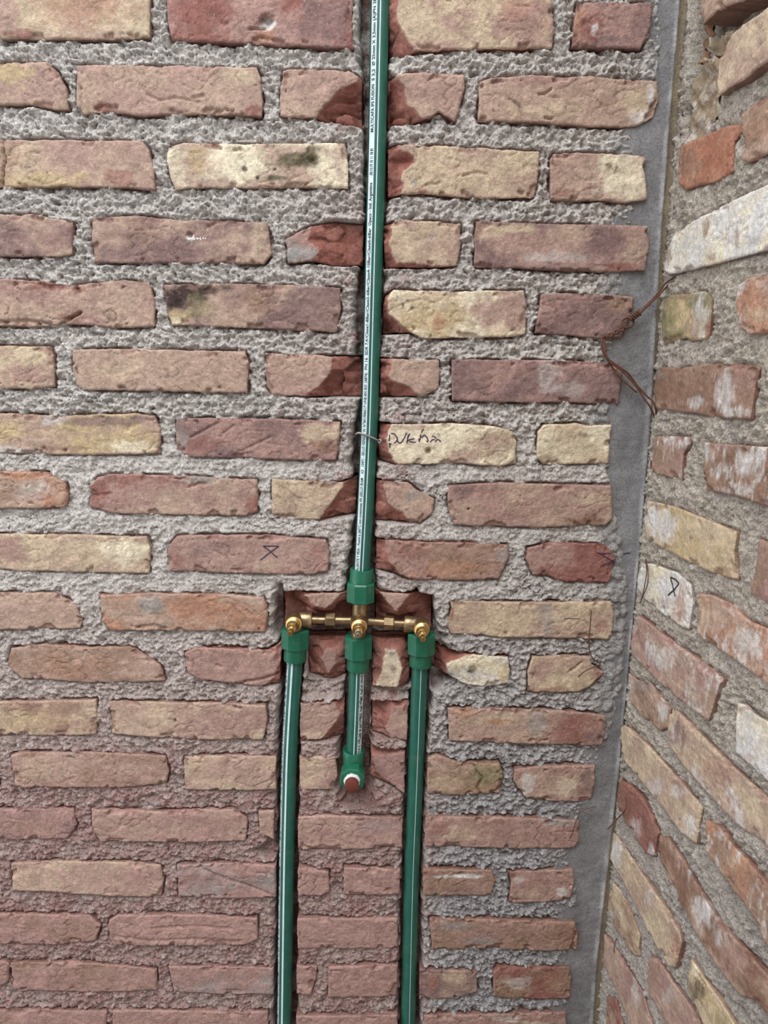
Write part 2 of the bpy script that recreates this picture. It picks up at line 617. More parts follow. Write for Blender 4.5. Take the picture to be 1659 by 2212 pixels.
    if 'f' in spec:
        fp = fr.uv(pts(spec['f']))
        sf = polysdf(u, v, fp) + 0.0016 * perlin(su / 0.012, sv / 0.012, 5) + 0.001 * perlin(su / 0.005, sv / 0.005, 6)
        df = np.clip(sf, 0, 1)
        f1, f2, cid = worley(su / 0.024, sv / 0.016, seed)
        sl = spec.get('sl', 0.75)
        drop = np.minimum(df * sl * (0.55 + 0.9 * cid), spec.get('fd', 0.026))
        drop = drop + sstep(0, 0.002, df) * (0.0012 + 0.0035 * np.clip(f1, 0, 1) * sstep(0.0, 0.012, df) + 0.0016 * mid + 0.0009 * fin)
        h = h - drop
        fresh = sstep(-0.0002, 0.0012, sf)
        k = fresh[:, None]
        fm = sstep(-.4, .5, fbm(su / 0.03, sv / 0.03, 3, 71))[:, None] * spec.get('fl', 0.55)
        col = col * (1 - k) + (C_FRESH * (1 - fm) + C_FRESH2 * fm) * k
    if fr is BACK:
        k = (dust_field(px, py) * (0.75 + 0.5 * np.clip(mid, -1, 1)))[:, None]
        k = np.clip(k, 0, .8) * (.72 - 0.3 * fresh[:, None])
        col = col * (1 - k) + C_DUST * k
    Vt = fr.world(u, v, h)
    E = border_edges(F4, F3)
    bv = np.unique(E)
    remap = np.full(len(u), -1, np.int64); remap[bv] = np.arange(len(bv))
    n0 = len(u)
    skd = spec.get('dep', 0.05 if 'f' in spec else 0.022)
    top = Vt[bv]
    # sides flare inwards a little so that the joints read as gaps
    bot = fr.world(u[bv], v[bv], np.full(len(bv), -skd))
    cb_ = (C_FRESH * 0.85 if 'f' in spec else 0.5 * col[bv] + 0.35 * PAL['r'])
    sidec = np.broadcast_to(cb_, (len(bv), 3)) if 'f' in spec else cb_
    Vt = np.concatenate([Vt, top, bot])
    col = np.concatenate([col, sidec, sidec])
    a = remap[E[:, 0]] + n0; b = remap[E[:, 1]] + n0; m = len(bv)
    SK = np.stack([b, a, a + m, b + m], 1)
    ctr = fr.world(np.array([cu]), np.array([cv]), np.array([0.0]))[0]
    me = mesh_np('brick', Vt - ctr, np.concatenate([F4, SK]), F3, col)
    o = link('brick', me, M_BRICK, wall)
    o.location = Vector(ctr)
    if spec.get('id'):
        HEIGHTS[spec['id']] = (o, fr, u, v, h)
    return o, poly


# ------------------------------------------------------------------ brick layout: back wall
S = []


def B(o, c, b='', **k):
    S.append(dict(o=o, c=c, b=b, **k))


# course 0
B('-76,-22 324,-22 322,80 200,86 100,84 -76,83', 'c/t', 'o 180 20 120 40 .5;r 40 74 50 10;p 0 30 60 50', id='r0a')
B('360,-18 763,-10 761,107 640,100 480,93 371,89 362,40', 'q/r', 'u 700 45 60 60;r 430 40 70 50;w 583 52 22 16;o 570 80 26 14;k 575 45 18 8 .6', holes=[(578, 48, 20)], cuts=[('538,64 560,63 572,60', 4, 4), ('480,50 486,58 490,52', 5, 2)])
B('840,-15 1192,-10 1197,60 1193,106 1090,106 900,110 842,117', 'c/p', 'c 900 60 70 50;q 1130 50 70 60;o 1110 20 40 30 .4', f='862,-20 1192,-20 1199,60 1195,112 1090,112 902,114 880,85 858,45')
B('1247,7 1320,4 1408,8 1405,60 1383,108 1300,105 1236,102 1238,60', 'u/q', 'o 1248 50 18 40;r 1275 60 26 40;w 1282 64 8 14 .7')
# course 1
B('-236,137 0,136 101,134 125,155 143,190 148,238 120,236 60,226 -236,233', 't/p', 'y 25 165 50 26;p 100 190 40 40', id='r1a')
B('166,140 338,142 555,147 562,168 568,217 565,253 511,250 424,248 299,250 241,241 183,248 165,227', 't/p', 'c 530 165 40 20;r 220 230 20 12;r 550 240 20 12', cuts=[('320,205 345,218 380,212 430,222', 3.5, 2), ('420,212 440,208', 5, 2.5)])
B('605,193 612,154 636,149 752,153 781,169 781,270 723,260 675,253 627,256 606,251', 't/p', '', f='600,193 610,150 636,145 752,149 774,165 770,178 735,190 720,208 697,232 678,258 627,260 602,255', fl=.35, cuts=[('700,232 730,214 780,208', 5, 4), ('690,245 740,236 780,240', 4, 3)])
B('837,165 919,157 1001,164 1002,193 991,241 982,263 962,251 948,241 929,256 905,260 837,265', 't/p', '', f='856,160 919,153 1005,160 1006,193 995,241 986,267 962,255 948,245 929,260 914,262 900,239 880,227 873,188 856,169', fl=.35)
B('1035,193 1037,178 1059,169 1146,164 1281,166 1420,175 1424,212 1411,251 1372,275 1319,275 1242,272 1160,265 1098,264 1032,263', 't', 'q 1160 175 130 14;c 1380 220 40 30;w 1404 205 8 26;w 1385 255 30 16 .7;c 1180 240 90 20 .5', cuts=[('1165,205 1178,204 1190,194', 4, 3), ('1100,215 1120,230 1128,250', 3.5, 2.5)])
# course 2
B('-60,302 20,302 193,303 309,305 323,323 333,376 337,413 289,407 231,404 96,404 -60,405', 't/p', 'y 80 390 110 24;c 50 340 60 40 .5;r 260 385 40 20 .6;b 20 340 24 50 .6', id='r2a', cuts=[('8,302 9,330 14,345 8,370 6,404', 3.5, 6)])
B('362,347 362,318 400,309 530,312 675,309 745,308 751,338 752,407 699,405 579,407 434,407 381,410 369,386', 'C/t', 'm 640 347 60 20;m 675 335 26 22;m 600 385 30 8 .8;k 529 367 7 7;k 556 385 6 6;k 594 366 5 5;y 425 345 20 34 .7;r 455 314 24 7;q 480 395 60 14 .6;q 735 350 14 40 .5')
B('837,318 856,313 977,316 1165,328 1164,376 1155,424 1146,428 1001,427 919,419 866,420 837,422', 't/c', 'c 960 390 110 30;c 900 370 40 40;g 895 395 8 16;r 912 412 14 6', f='861,318 860,309 977,312 1169,324 1168,376 1159,428 1146,432 1001,431 919,423 866,424 873,405 866,386 873,371 897,352 895,335 861,321', fd=.012, cuts=[('1000,380 1030,372 1050,376', 4, 2.5), ('920,400 950,396', 4, 2)])
B('1189,342 1196,333 1242,330 1315,333 1392,338 1396,345 1387,359 1394,381 1396,432 1348,439 1290,433 1242,436 1189,434 1187,386', 'p/t', 'C 1350 390 70 60;C 1330 350 50 20;l 1313 359 9 10;l 1331 363 5 5;r 1215 420 26 12 .6')
# course 3
B('-230,463 72,464 140,477 157,480 159,511 157,550 121,554 48,555 -230,557', 't/u', 'q 120 520 40 30 .5', id='r3a')
B('198,468 289,465 386,475 482,477 576,480 583,511 586,550 569,571 482,569 338,569 203,567 197,521', 't/u', 'u 430 520 60 50 .5;b 300 500 60 30 .4;c 560 510 26 40 .5;w 412 514 8 7 .9', holes=[(410, 508, 7)], id='r3b')
B('617,518 646,501 675,487 723,477 784,482 784,569 723,571 675,564 622,569', 'q/g', 'g 660 545 24 14', f='610,518 644,496 672,490 664,520 690,540 672,570 618,575', sl=.35, fd=.014, fl=.3)
B('827,487 856,477 905,477 996,482 995,530 987,574 953,576 832,576', 't/c', 'g 933 515 5 10;p 980 550 20 20', f='858,473 905,473 1000,478 999,530 991,578 953,574 905,571 880,566 856,569 849,550 840,526 849,501 846,490', fl=.4)
B('1028,477 1122,482 1242,485 1399,488 1402,521 1392,586 1339,589 1242,586 1136,581 1025,576 1024,521', 'u/p', 'c 1120 495 60 10;c 1060 500 40 20 .6;t 1230 510 60 26;t 1370 545 30 36;u 1310 520 36 40;w 1200 555 70 14 .35;r 1340 575 50 12')
# course 4
B('-60,600 72,606 159,616 203,611 270,606 321,611 333,656 333,705 251,709 212,704 159,700 72,707 -60,702', 't/q', 'r 105 618 36 10;r 170 626 16 8;B 150 690 26 14 .7;t 250 650 60 40', id='r4a', rg=1.5, cuts=[('128,706 150,690 172,676', 5, 5), ('140,690 160,684 176,674', 4, 4), ('90,616 110,622 122,616', 8, 3), ('0,696 60,694 110,700', 6, 4), ('165,622 172,630', 6, 4)])
B('354,615 434,614 603,615 735,622 735,671 728,717 579,710 434,705 371,704 362,671', 't/u', 'k 400 640 55 26 .95;k 440 625 60 14 .8;k 375 655 16 26;y 385 682 30 22;C 380 695 20 10;l 430 670 30 30 .6;b 560 650 40 30;u 670 665 80 60', id='r4b')
B('827,656 834,637 851,627 981,630 1131,627 1139,666 1135,724 1078,729 909,731 885,717 827,719', 'C/c', 'y 930 690 90 40;o 945 700 16 22;q 1070 670 60 40;q 1115 660 30 60;k 880 650 5 4;k 890 665 6 5;k 870 660 3 6', f='839,642 851,623 981,626 1135,623 1143,666 1139,728 1078,733 911,735 875,709 841,676', sl=1.6, fd=.035)
B('1169,635 1222,632 1369,641 1367,671 1343,729 1319,734 1198,722 1155,719 1164,671', 'u/q', 'b 1340 655 30 20;u 1250 690 90 30')
# course 5
B('-236,747 0,748 106,748 116,767 118,835 72,840 -236,838', 't/c', 'q 60 810 60 30;c 70 770 40 20', id='r5a')
B('157,755 289,753 434,758 530,759 538,782 535,849 434,847 241,843 183,842 164,830 157,791', 't', 'c 260 800 60 30 .4')
B('573,763 675,766 718,770 781,770 781,857 651,855 586,852 574,835', 't/p', 'r 660 850 30 5', f='569,759 675,762 718,766 716,796 699,825 661,856 586,858 570,835')
B('822,775 947,779 950,801 947,840 914,855 820,857', 't', '', f='844,770 951,775 954,801 951,840 916,860 904,856 885,835 851,823 839,811 848,791', fl=.4)
B('976,777 1078,777 1222,779 1338,784 1345,801 1336,873 1222,869 1078,869 976,865 975,820', 'u/q', 'w 1185 810 26 40 .4;w 1230 840 40 18 .3;q 1100 800 70 30 .6')
# course 6
B('-40,890 0,893 145,898 289,893 333,898 346,926 345,980 289,982 145,982 -40,977', 't/y', 'u 220 908 140 14 .8;y 230 955 110 26;C 280 965 60 14;w 30 972 60 8 .7;w 120 905 30 12 .5;B 130 968 60 8 .6', id='r6a')
B('381,905 482,902 627,906 735,912 733,946 726,994 627,992 410,987 381,975 379,936', 'q/u', 'r 440 960 50 24 .6;c 690 935 46 20;B 700 965 36 18 .9;c 725 930 10 30;g 390 950 14 30 .5', id='r6b', cuts=[('412,945 440,930 470,914', 4, 2.5), ('482,936 505,920', 4, 2), ('500,985 540,965 585,944', 3.5, 2)])
B('817,914 844,917 981,914 1078,922 1106,931 1115,955 1114,1001 1078,1006 981,1001 861,1003 817,996', 'C/c', 'C 880 970 60 30;q 1000 985 40 18 .7;t 1060 960 50 30;q 880 922 60 8 .5;l 925 973 7 7', holes=[(925, 973, 7)], f='844,919 848,910 981,910 1080,918 1110,929 1119,955 1118,1005 1078,1010 981,1005 860,1007 839,975 836,946', id='dk', sl=1.2)
B('1162,931 1174,917 1222,916 1246,914 1261,919 1321,918 1316,965 1314,1001 1174,1003 1160,989', 'C/c', 'b 1180 990 26 10 .5;k 1255 938 14 7 .4')
# course 7
B('-236,1018 0,1018 106,1020 140,1042 147,1071 145,1095 72,1098 -236,1097', 'o/t', 'w 70 1060 50 20 .4;o 60 1028 70 10;b 20 1060 40 30 .5', id='r7a')
B('193,1047 212,1030 241,1024 386,1027 555,1037 557,1105 530,1114 386,1112 241,1109 193,1093 198,1071', 't/q', 'r 300 1038 120 16 .8;r 210 1070 24 40;r 545 1090 20 26;g 440 1035 50 10 .7;q 330 1050 60 20', cuts=[('410,1052 430,1044 446,1045', 4, 3), ('200,1070 240,1066', 4, 2)])
B('588,1035 738,1042 771,1033 767,1115 690,1122 603,1119 587,1110', 't/c', '', f='584,1030 738,1038 740,1052 714,1086 686,1126 603,1124 582,1110')
B('812,1037 880,1042 899,1057 938,1078 935,1107 909,1129 812,1127', 't/q', 'k 878 1100 6 4 .7;g 890 1070 16 14 .6', f='826,1036 880,1038 901,1053 942,1076 939,1109 909,1134 889,1129 870,1107 839,1086', fl=.4)
B('969,1049 1078,1042 1222,1047 1319,1048 1321,1119 1314,1134 1222,1136 1150,1139 981,1134 967,1090', 'q/t', 'u 1000 1060 30 20;B 1270 1124 50 12;c 1280 1080 30 20 .5', holes=[(1012, 1099, 4)])
# course 8
B('-40,1152 0,1154 169,1155 318,1159 325,1183 323,1238 193,1236 48,1233 -40,1225', 'c/t', 'q 10 1190 50 40;C 270 1190 60 30;b 180 1200 16 12 .5', id='r8a')
B('364,1183 381,1159 410,1155 579,1156 704,1166 711,1192 709,1233 675,1241 530,1238 366,1233', 'q/p', 'r 385 1210 24 20 .5;u 450 1185 50 20 .5;c 590 1220 40 14 .4;r 690 1200 20 30 .4', id='xa')
B('812,1166 933,1171 1010,1172 1097,1178 1098,1207 1078,1250 1005,1253 885,1250 812,1231', 'b/q', 'o 960 1230 90 20 .7;g 1085 1195 14 24 .6;r 880 1190 50 20 .5', f='832,1162 933,1167 1010,1168 1101,1174 1102,1207 1082,1254 1005,1258 905,1254 865,1240 840,1210', fl=.8)
B('1135,1207 1140,1183 1188,1172 1309,1175 1331,1207 1314,1257 1222,1257 1188,1245 1150,1241', 'r/q', 'q 1200 1200 50 26', id='xb')
# course 9
B('-180,1278 0,1281 121,1281 166,1306 176,1337 174,1356 96,1359 -180,1359', 't', '', id='r9a')
B('217,1284 338,1281 482,1283 569,1291 579,1313 574,1366 482,1363 241,1361 222,1342', 't/o', 'g 328 1306 26 20', cuts=[('300,1355 330,1350 360,1357', 5, 3), ('535,1318 545,1328', 4, 2)])
B('607,1284 757,1281 757,1362 607,1372', 'q/t', '', f='660,1286 745,1276 704,1315 680,1311', sl=1.6, fd=.036, fl=.7, h=0)
B('810,1278 885,1284 935,1290 935,1372 812,1366', 'q/t', '', f='815,1272 887,1280 856,1322', sl=1.6, fd=.036, fl=.7, h=0)
B('971,1298 1150,1301 1319,1299 1326,1323 1319,1380 1222,1378 1078,1376 976,1368 966,1351 976,1313', 't/c', 'r 975 1325 8 18;g 1180 1330 20 40 .5;r 1300 1350 20 14 .5', id='ln')
# course 10
B('14,1438 24,1400 96,1391 169,1397 280,1397 313,1414 347,1438 357,1470 289,1473 193,1474 48,1465', 'b/t', 'o 150 1440 90 30 .4')
B('400,1409 424,1397 579,1404 607,1390 603,1479 555,1482 434,1467 405,1453', 'q', '', f='396,1409 422,1392 579,1400 598,1415 601,1435 592,1462 560,1486 434,1472 400,1455', fl=.9, sl=.5, cuts=[('470,1436 478,1440', 5, 3), ('530,1472 560,1468 600,1455', 4, 4)])
B('660,1388 745,1385 745,1470 722,1478 665,1470', 'q', '', f='692,1428 706,1404 724,1412 722,1440 708,1458', h=-9, fl=.8, fd=.02)
B('803,1388 880,1388 886,1450 884,1485 805,1488', 'C/c', 'k 850 1445 8 10 .6;g 845 1412 12 10', f='832,1404 856,1409 868,1448 858,1488 812,1484 826,1450', h=-4, fl=.9, sl=.8)
B('930,1405 1029,1415 1097,1419 1102,1448 1097,1474 1063,1483 1010,1479 971,1460 930,1452', 'C/w', 'm 1020 1442 12 12 .7;m 985 1445 30 14 .35;y 1090 1455 14 20', f='962,1433 1029,1410 1101,1414 1106,1448 1101,1478 1063,1488 1008,1483 969,1454', sl=1.8, fd=.034)
B('1150,1419 1222,1415 1275,1419 1278,1433 1304,1453 1275,1482 1246,1494 1140,1494 1141,1453', 'c/t', 'r 1292 1455 14 18;q 1170 1450 26 26 .7;r 1200 1488 50 6 .6', cuts=[('1230,1450 1245,1440 1258,1428', 3, 3)])
# course 11
B('-130,1510 0,1515 145,1513 207,1511 211,1544 207,1585 145,1589 -130,1585', 'c/b', 'y 60 1560 80 24;b 150 1530 50 20', id='r11a')
B('236,1515 482,1518 574,1523 579,1554 569,1597 434,1597 289,1590 241,1585', 't/c', 'q 500 1560 90 40', holes=[(379, 1556, 3)])
B('648,1522 718,1518 742,1520 742,1600 648,1604', 't/q', 'c 680 1588 40 10', f='644,1518 718,1516 735,1544 709,1583 690,1600 644,1598', h=-3, fl=.5)
B('803,1520 882,1518 880,1604 846,1598 803,1590', 'q/t', '', f='851,1530 886,1525 884,1606 846,1600 834,1573', h=-3, fl=.6, sl=.5, fd=.016)
B('967,1530 1078,1530 1222,1535 1307,1544 1309,1568 1299,1609 1222,1607 1078,1605 971,1600', 't/p', 'c 1070 1555 60 16;O 1075 1558 30 7 .7;o 1000 1540 30 12 .7;r 1240 1575 60 40;u 1290 1590 30 20;g 1160 1560 26 30 .6')
# course 12
B('24,1631 58,1624 241,1626 357,1634 364,1665 359,1694 241,1701 34,1699', 't/b', 'c 80 1660 40 30 .5', id='r12a')
B('398,1636 482,1631 596,1634 596,1706 400,1706', 't/c', 'c 450 1690 50 14;y 430 1660 20 24 .4', dep=.05)
B('646,1636 723,1634 730,1675 718,1706 648,1708', 'c/t', 'q 710 1690 20 20', dep=.05, h=-2)
B('800,1620 876,1625 874,1718 846,1700 800,1684', 'q/u', 'c 865 1710 14 8', f='806,1636 880,1628 878,1722 846,1696 812,1670', h=-3, fl=.6)
B('923,1638 942,1629 991,1646 1078,1648 1087,1670 1078,1711 981,1716 923,1713', 'b/t', 'l 1050 1672 44 34 .8;q 960 1640 30 8;c 960 1690 40 16 .6', dep=.05, cuts=[('1026,1652 1030,1668 1042,1680 1030,1700 1038,1712', 3.5, 4)])
B('1111,1660 1174,1653 1285,1653 1285,1684 1275,1730 1198,1730 1140,1725 1121,1704 1109,1684', 'q/t', 'w 1140 1690 20 26 .6;C 1220 1700 30 20 .5;u 1268 1685 14 40')
# course 13
B('-180,1742 0,1747 159,1747 166,1781 145,1812 -180,1815', 'q/u', 'b 60 1790 60 20 .6', id='r13a')
B('198,1747 338,1752 506,1747 535,1766 530,1815 434,1819 217,1817 200,1786', 'q/t', '')
B('559,1752 593,1749 591,1812 562,1800', 't', '', dep=.05)
B('644,1764 700,1760 870,1767 868,1829 760,1834 644,1834', 't/q', 'g 810 1785 60 12 .6', dep=.05)
B('918,1762 1078,1764 1251,1771 1251,1815 1241,1831 1078,1831 918,1827', 'q/p', 'g 1210 1775 34 12 .7;c 990 1800 40 20 .4;r 950 1790 30 12 .4', dep=.05)
# course 14
B('24,1863 145,1860 289,1863 347,1868 354,1901 347,1936 241,1935 121,1925 29,1921', 'c/t', 'q 300 1900 60 40 .7')
B('383,1868 482,1863 596,1868 596,1940 482,1940 386,1935', 'q/g', 'u 430 1900 40 20 .5', dep=.05, cuts=[('430,1872 470,1890 530,1910 590,1934', 3.5, 3)])
B('644,1872 711,1882 711,1925 694,1933 644,1934', 'q', '', dep=.05)
B('743,1872 865,1877 863,1930 764,1934 743,1928', 'q', '', dep=.05)
B('914,1875 1063,1880 1070,1901 1061,1933 914,1933', 'b/q', 'w 990 1891 70 5 .9;r 930 1885 30 8 .6;u 980 1920 50 10 .5', dep=.05)
B('1097,1882 1237,1877 1239,1906 1232,1942 1174,1947 1099,1950 1104,1906', 'q/t', 'w 1215 1925 14 10 .7;w 1120 1900 14 8 .5;r 1105 1890 10 12')
# course 15
B('-130,1968 0,1971 193,1976 219,1998 207,2032 121,2039 -130,2036', 'b/q', '', id='r15a')
B('236,1988 256,1976 434,1975 555,1983 557,2027 530,2039 338,2041 246,2039 236,2022', 'q', '', cuts=[('250,2020 320,2030 420,2026 520,2032', 5, 2), ('330,2003 420,1998 500,2004', 4, 1.5)])
B('642,1983 860,1983 858,2048 642,2048', 'q/p', '', dep=.05)
B('928,1983 1078,1986 1241,1990 1249,2012 1244,2048 1174,2053 1078,2048 933,2051', 'b/q', 'g 990 2000 50 10 .6;g 1040 2030 50 10 .6;r 1220 2015 30 30 .3')
# course 16
B('-330,2077 10,2076 20,2082 19,2118 8,2128 -330,2134', 'q/b', '', id='r16a')
B('24,2080 145,2077 289,2087 338,2094 340,2138 193,2142 29,2135', 'b/q', '')
B('364,2087 482,2087 591,2089 591,2147 482,2147 376,2142', 'q/g', '', dep=.05)
B('641,2085 685,2087 682,2118 670,2147 641,2147', 'q', '', dep=.05)
B('709,2087 860,2082 858,2152 709,2152', 'q', '', dep=.05)
B('906,2092 1029,2097 1032,2142 981,2154 906,2157', 't/u', 'u 1020 2110 20 26 .6;O 935 2120 16 14 .6;c 980 2110 26 14 .5', dep=.05)
B('1063,2099 1078,2089 1232,2089 1234,2118 1232,2157 1126,2157 1068,2152', 'b/r', 'w 1120 2120 30 14 .4;o 1190 2120 30 16 .4')
# course 17
B('-100,2180 0,2181 231,2183 231,2246 -100,2246', 'q/b', '', id='r17a')
B('243,2181 579,2186 579,2250 243,2248', 'q', '')
B('640,2193 858,2190 858,2256 640,2256', 'q', '', dep=.05)
B('916,2193 1222,2186 1225,2252 916,2258', 'q/p', 'w 1100 2200 30 6 .5;C 1150 2210 30 10 .4', dep=.05)

# ------------------------------------------------------------------ brick layout: right wall
R = []


def Q(o, c, b='', **k):
    k.setdefault('w', 0.0); k.setdefault('dep', .05)
    R.append(dict(o=o, c=c, b=b, **k))


Q('1533,-60 1534,20 1537,55 1570,25 1645,-5 1680,-60', 'b/t', '', h=14)
Q('1659,31 1621,55 1582,89 1570,128 1564,188 1568,207 1597,188 1628,171 1659,145 1740,95 1740,-30', 'c/t', 'b 1590 100 20 30 .6;q 1600 180 20 10 .5', h=10)
Q('1606,248 1635,224 1659,207 1760,170 1760,285 1659,335 1621,352 1606,347 1610,301', 'b/t', 'o 1650 280 40 30 .4', h=4)
Q('1471,316 1524,294 1572,272 1604,268 1606,285 1587,306 1583,371 1544,395 1515,400 1483,412 1469,398', 'O/o', 'B 1490 350 30 36 .9;O 1560 330 40 40;B 1505 395 14 12', h=2, chip=.3)
Q('1440,584 1447,540 1465,500 1515,470 1590,432 1659,400 1760,360 1760,518 1659,541 1572,565 1500,583 1452,593', 'w/C', 'B 1452 552 7 34 .9;B 1532 490 12 22;B 1600 520 6 30 .6;B 1545 555 8 10 .7;C 1480 560 20 26 .6', w=.35, h=4)
Q('1435,649 1452,637 1490,633 1524,629 1539,645 1536,681 1531,734 1495,736 1483,731 1433,744 1431,693', 'y/l', 'w 1515 670 22 50 .85;u 1500 710 18 30 .7;r 1530 715 8 20;b 1470 640 20 8', h=2)
Q('1597,616 1621,599 1659,592 1760,570 1760,722 1659,722 1618,722 1597,700 1592,657', 'o/t', 'c 1640 680 30 20 .5', w=.12, h=3)
Q('1418,804 1433,793 1476,794 1524,787 1584,784 1645,792 1635,823 1623,907 1572,903 1500,893 1420,883 1414,845', 'B/b', 'w 1570 850 24 50 .8;w 1505 870 24 14 .7;q 1610 820 30 36 .8;w 1590 890 40 12 .7;g 1428 810 12 10 .5', h=3)
Q('1413,946 1428,941 1495,944 1490,958 1478,982 1474,1036 1440,1029 1408,1022 1413,970', 'b/q', 'w 1482 956 14 14 .8;o 1418 1010 10 14 .6;t 1450 980 20 30 .5', w=.1, h=2)
Q('1527,956 1580,960 1659,965 1780,975 1780,1122 1659,1093 1597,1072 1527,1058 1524,1024', 'B/b', 'q 1570 963 50 8 .7;w 1620 1000 30 30 .7;w 1600 1060 40 14 .6', w=.22, h=4)
Q('1399,1082 1413,1084 1452,1092 1488,1106 1548,1130 1594,1149 1589,1193 1594,1251 1560,1244 1500,1219 1447,1190 1401,1166 1394,1133', 'y/c', 'w 1432 1135 32 46 .95;w 1410 1110 16 30;c 1490 1140 30 34 .7;B 1575 1236 26 12 .9;B 1542 1160 6 9 .8;B 1425 1096 14 8 .7;k 1495 1160 7 5 .6', h=3)
Q('1387,1217 1408,1217 1464,1236 1495,1263 1499,1300 1490,1359 1471,1352 1428,1323 1394,1294 1377,1270 1380,1241', 'w/C', 'o 1478 1300 16 40 .75;O 1468 1330 16 16 .5;q 1440 1300 20 12 .5', w=.5, h=3, id='rb')
Q('1515,1282 1548,1287 1589,1311 1621,1342 1659,1357 1790,1425 1790,1560 1659,1477 1597,1429 1524,1381 1511,1366', 'o/t', 'c 1525 1330 20 40 .8;w 1620 1380 30 30 .7;q 1575 1305 26 10 .7;o 1650 1430 30 20 .5', w=.2, h=3)
Q('1384,1330 1401,1342 1452,1383 1500,1415 1556,1456 1563,1468 1551,1506 1535,1556 1511,1541 1444,1488 1391,1437 1368,1410 1369,1362', 't/q', 'w 1440 1420 40 24 .55;b 1385 1360 14 20 .6;b 1520 1510 30 26 .4;q 1540 1455 26 8 .6', w=.12, h=4)
Q('1357,1453 1378,1469 1405,1474 1439,1517 1450,1530 1444,1572 1426,1578 1389,1549 1362,1517', 't/b', 'w 1432 1530 16 30 .75;g 1395 1480 20 14 .7;o 1425 1510 8 16 .5;w 1362 1480 5 30 .7', h=2)
Q('1452,1533 1466,1535 1505,1575 1556,1628 1617,1684 1659,1726 1790,1850 1790,1960 1659,1838 1638,1814 1590,1777 1524,1705 1474,1647 1450,1612 1446,1572', 't/c', 'u 1470 1585 22 40 .8;q 1540 1690 40 30 .6;o 1560 1660 40 30 .4', w=.06, h=3)
Q('1598,1519 1612,1522 1643,1549 1659,1556 1790,1640 1790,1790 1659,1684 1627,1655 1593,1625 1593,1570', 'w/C', 'o 1615 1530 14 8 .6;o 1625 1640 20 10 .4;q 1650 1620 20 30 .4', w=.4, h=4)
Q('1344,1564 1362,1572 1405,1612 1452,1665 1484,1702 1519,1745 1513,1771 1505,1822 1474,1798 1431,1740 1378,1673 1352,1641 1342,1599', 'c/t', 'u 1375 1620 20 30 .4;w 1420 1700 18 22 .7;w 1495 1780 18 34 .8;w 1470 1710 20 14 .5;r 1470 1690 20 5 .5', h=3)
Q('1342,1684 1362,1694 1389,1718 1410,1758 1426,1798 1418,1848 1402,1846 1368,1795 1346,1758 1336,1742', 'B/r', 'w 1380 1790 12 26 .6;w 1412 1835 8 20 .7;O 1360 1700 20 8 .5', h=5)
Q('1317,1795 1333,1803 1378,1869 1431,1946 1471,2010 1478,2034 1463,2090 1452,2087 1418,2036 1378,1957 1349,1901 1320,1856', 't/c', 'w 1334 1845 16 44 .95;c 1390 1920 26 30 .4;w 1410 1940 14 20 .4;o 1468 2050 12 30 .6', h=4)
Q('1426,1803 1444,1808 1484,1867 1511,1914 1537,1960 1577,2010 1643,2082 1700,2150 1700,2230 1638,2161 1604,2148 1551,2082 1500,2002 1458,1922 1423,1856', 'B/t', 'B 1480 1900 30 50 .9;w 1528 1970 26 40 .9;q 1590 2070 40 40 .7;r 1635 2100 16 16 .7;w 1560 2020 20 24 .6;w 1495 1880 6 26 .7', h=4)
Q('1532,1769 1559,1784 1590,1827 1630,1869 1659,1904 1790,2030 1790,2190 1659,2036 1630,1975 1590,1920 1532,1843', 'b/o', 'c 1590 1860 26 20 .6;O 1560 1790 30 8 .7;w 1565 1890 10 16 .5', h=4, w=.05)
Q('1325,1906 1338,1920 1365,1967 1383,2021 1378,2066 1362,2055 1330,2002 1314,1962 1317,1930', 'c/b', 'c 1330 1935 12 26 .7;w 1326 1975 8 12 .5', h=2)
Q('1307,2015 1325,2039 1352,2082 1389,2140 1410,2212 1450,2300 1400,2300 1352,2180 1320,2111 1307,2082', 't/q', 'w 1375 2150 12 30 .5;c 1370 2190 20 30 .5', h=3)
Q('1405,2060 1426,2074 1458,2121 1498,2174 1513,2212 1560,2300 1470,2300 1431,2188 1405,2148 1402,2095', 'q/t', 'w 1450 2150 16 20 .4;b 1420 2110 12 24 .5', h=3)
Q('1498,2071 1519,2103 1551,2148 1577,2188 1590,2212 1660,2310 1560,2310 1511,2180 1487,2132', 'y/c', 'k 1515 2140 18 26 .8;C 1505 2100 12 24 .9;B 1495 2130 8 20 .7;l 1560 2200 20 20 .4', h=3)
Q('1312,2148 1330,2156 1346,2212 1380,2300 1310,2300', 'r/b', 'c 1320 2200 14 20 .5', h=2)

# ------------------------------------------------------------------ walls
def chase_poly(*a):
    return [BACK.uv(pts(s)) for s in a]


CHASES = [
    ('768,-260 774,60 783,170 785,480 768,625 768,760 783,775 781,857 763,920 758,1030 770,1050 764,1120 752,1200 742,1290 800,1400 812,1290 811,1170 814,1040 818,920 822,780 828,650 830,500 838,420 838,170 846,60 846,-260', .036),
    ('590,1300 604,1268 612,1290 660,1284 760,1290 800,1290 890,1284 900,1275 910,1290 938,1298 944,1345 948,1390 880,1400 800,1390 740,1392 662,1392 606,1400 586,1350', .040),
    ('603,1380 660,1385 652,1480 648,1640 644,1800 643,2000 641,2500 588,2500 592,2100 596,1800 598,1600 604,1480', .042),
    ('745,1385 804,1385 800,1500 798,1620 806,1690 790,1735 745,1735 728,1690 735,1600 742,1500', .036),
    ('882,1385 934,1395 932,1500 922,1640 916,1800 911,2000 905,2500 858,2500 862,2100 870,1800 878,1600 886,1480', .042),
    ('930,1390 975,1420 985,1470 930,1500', .030),
]
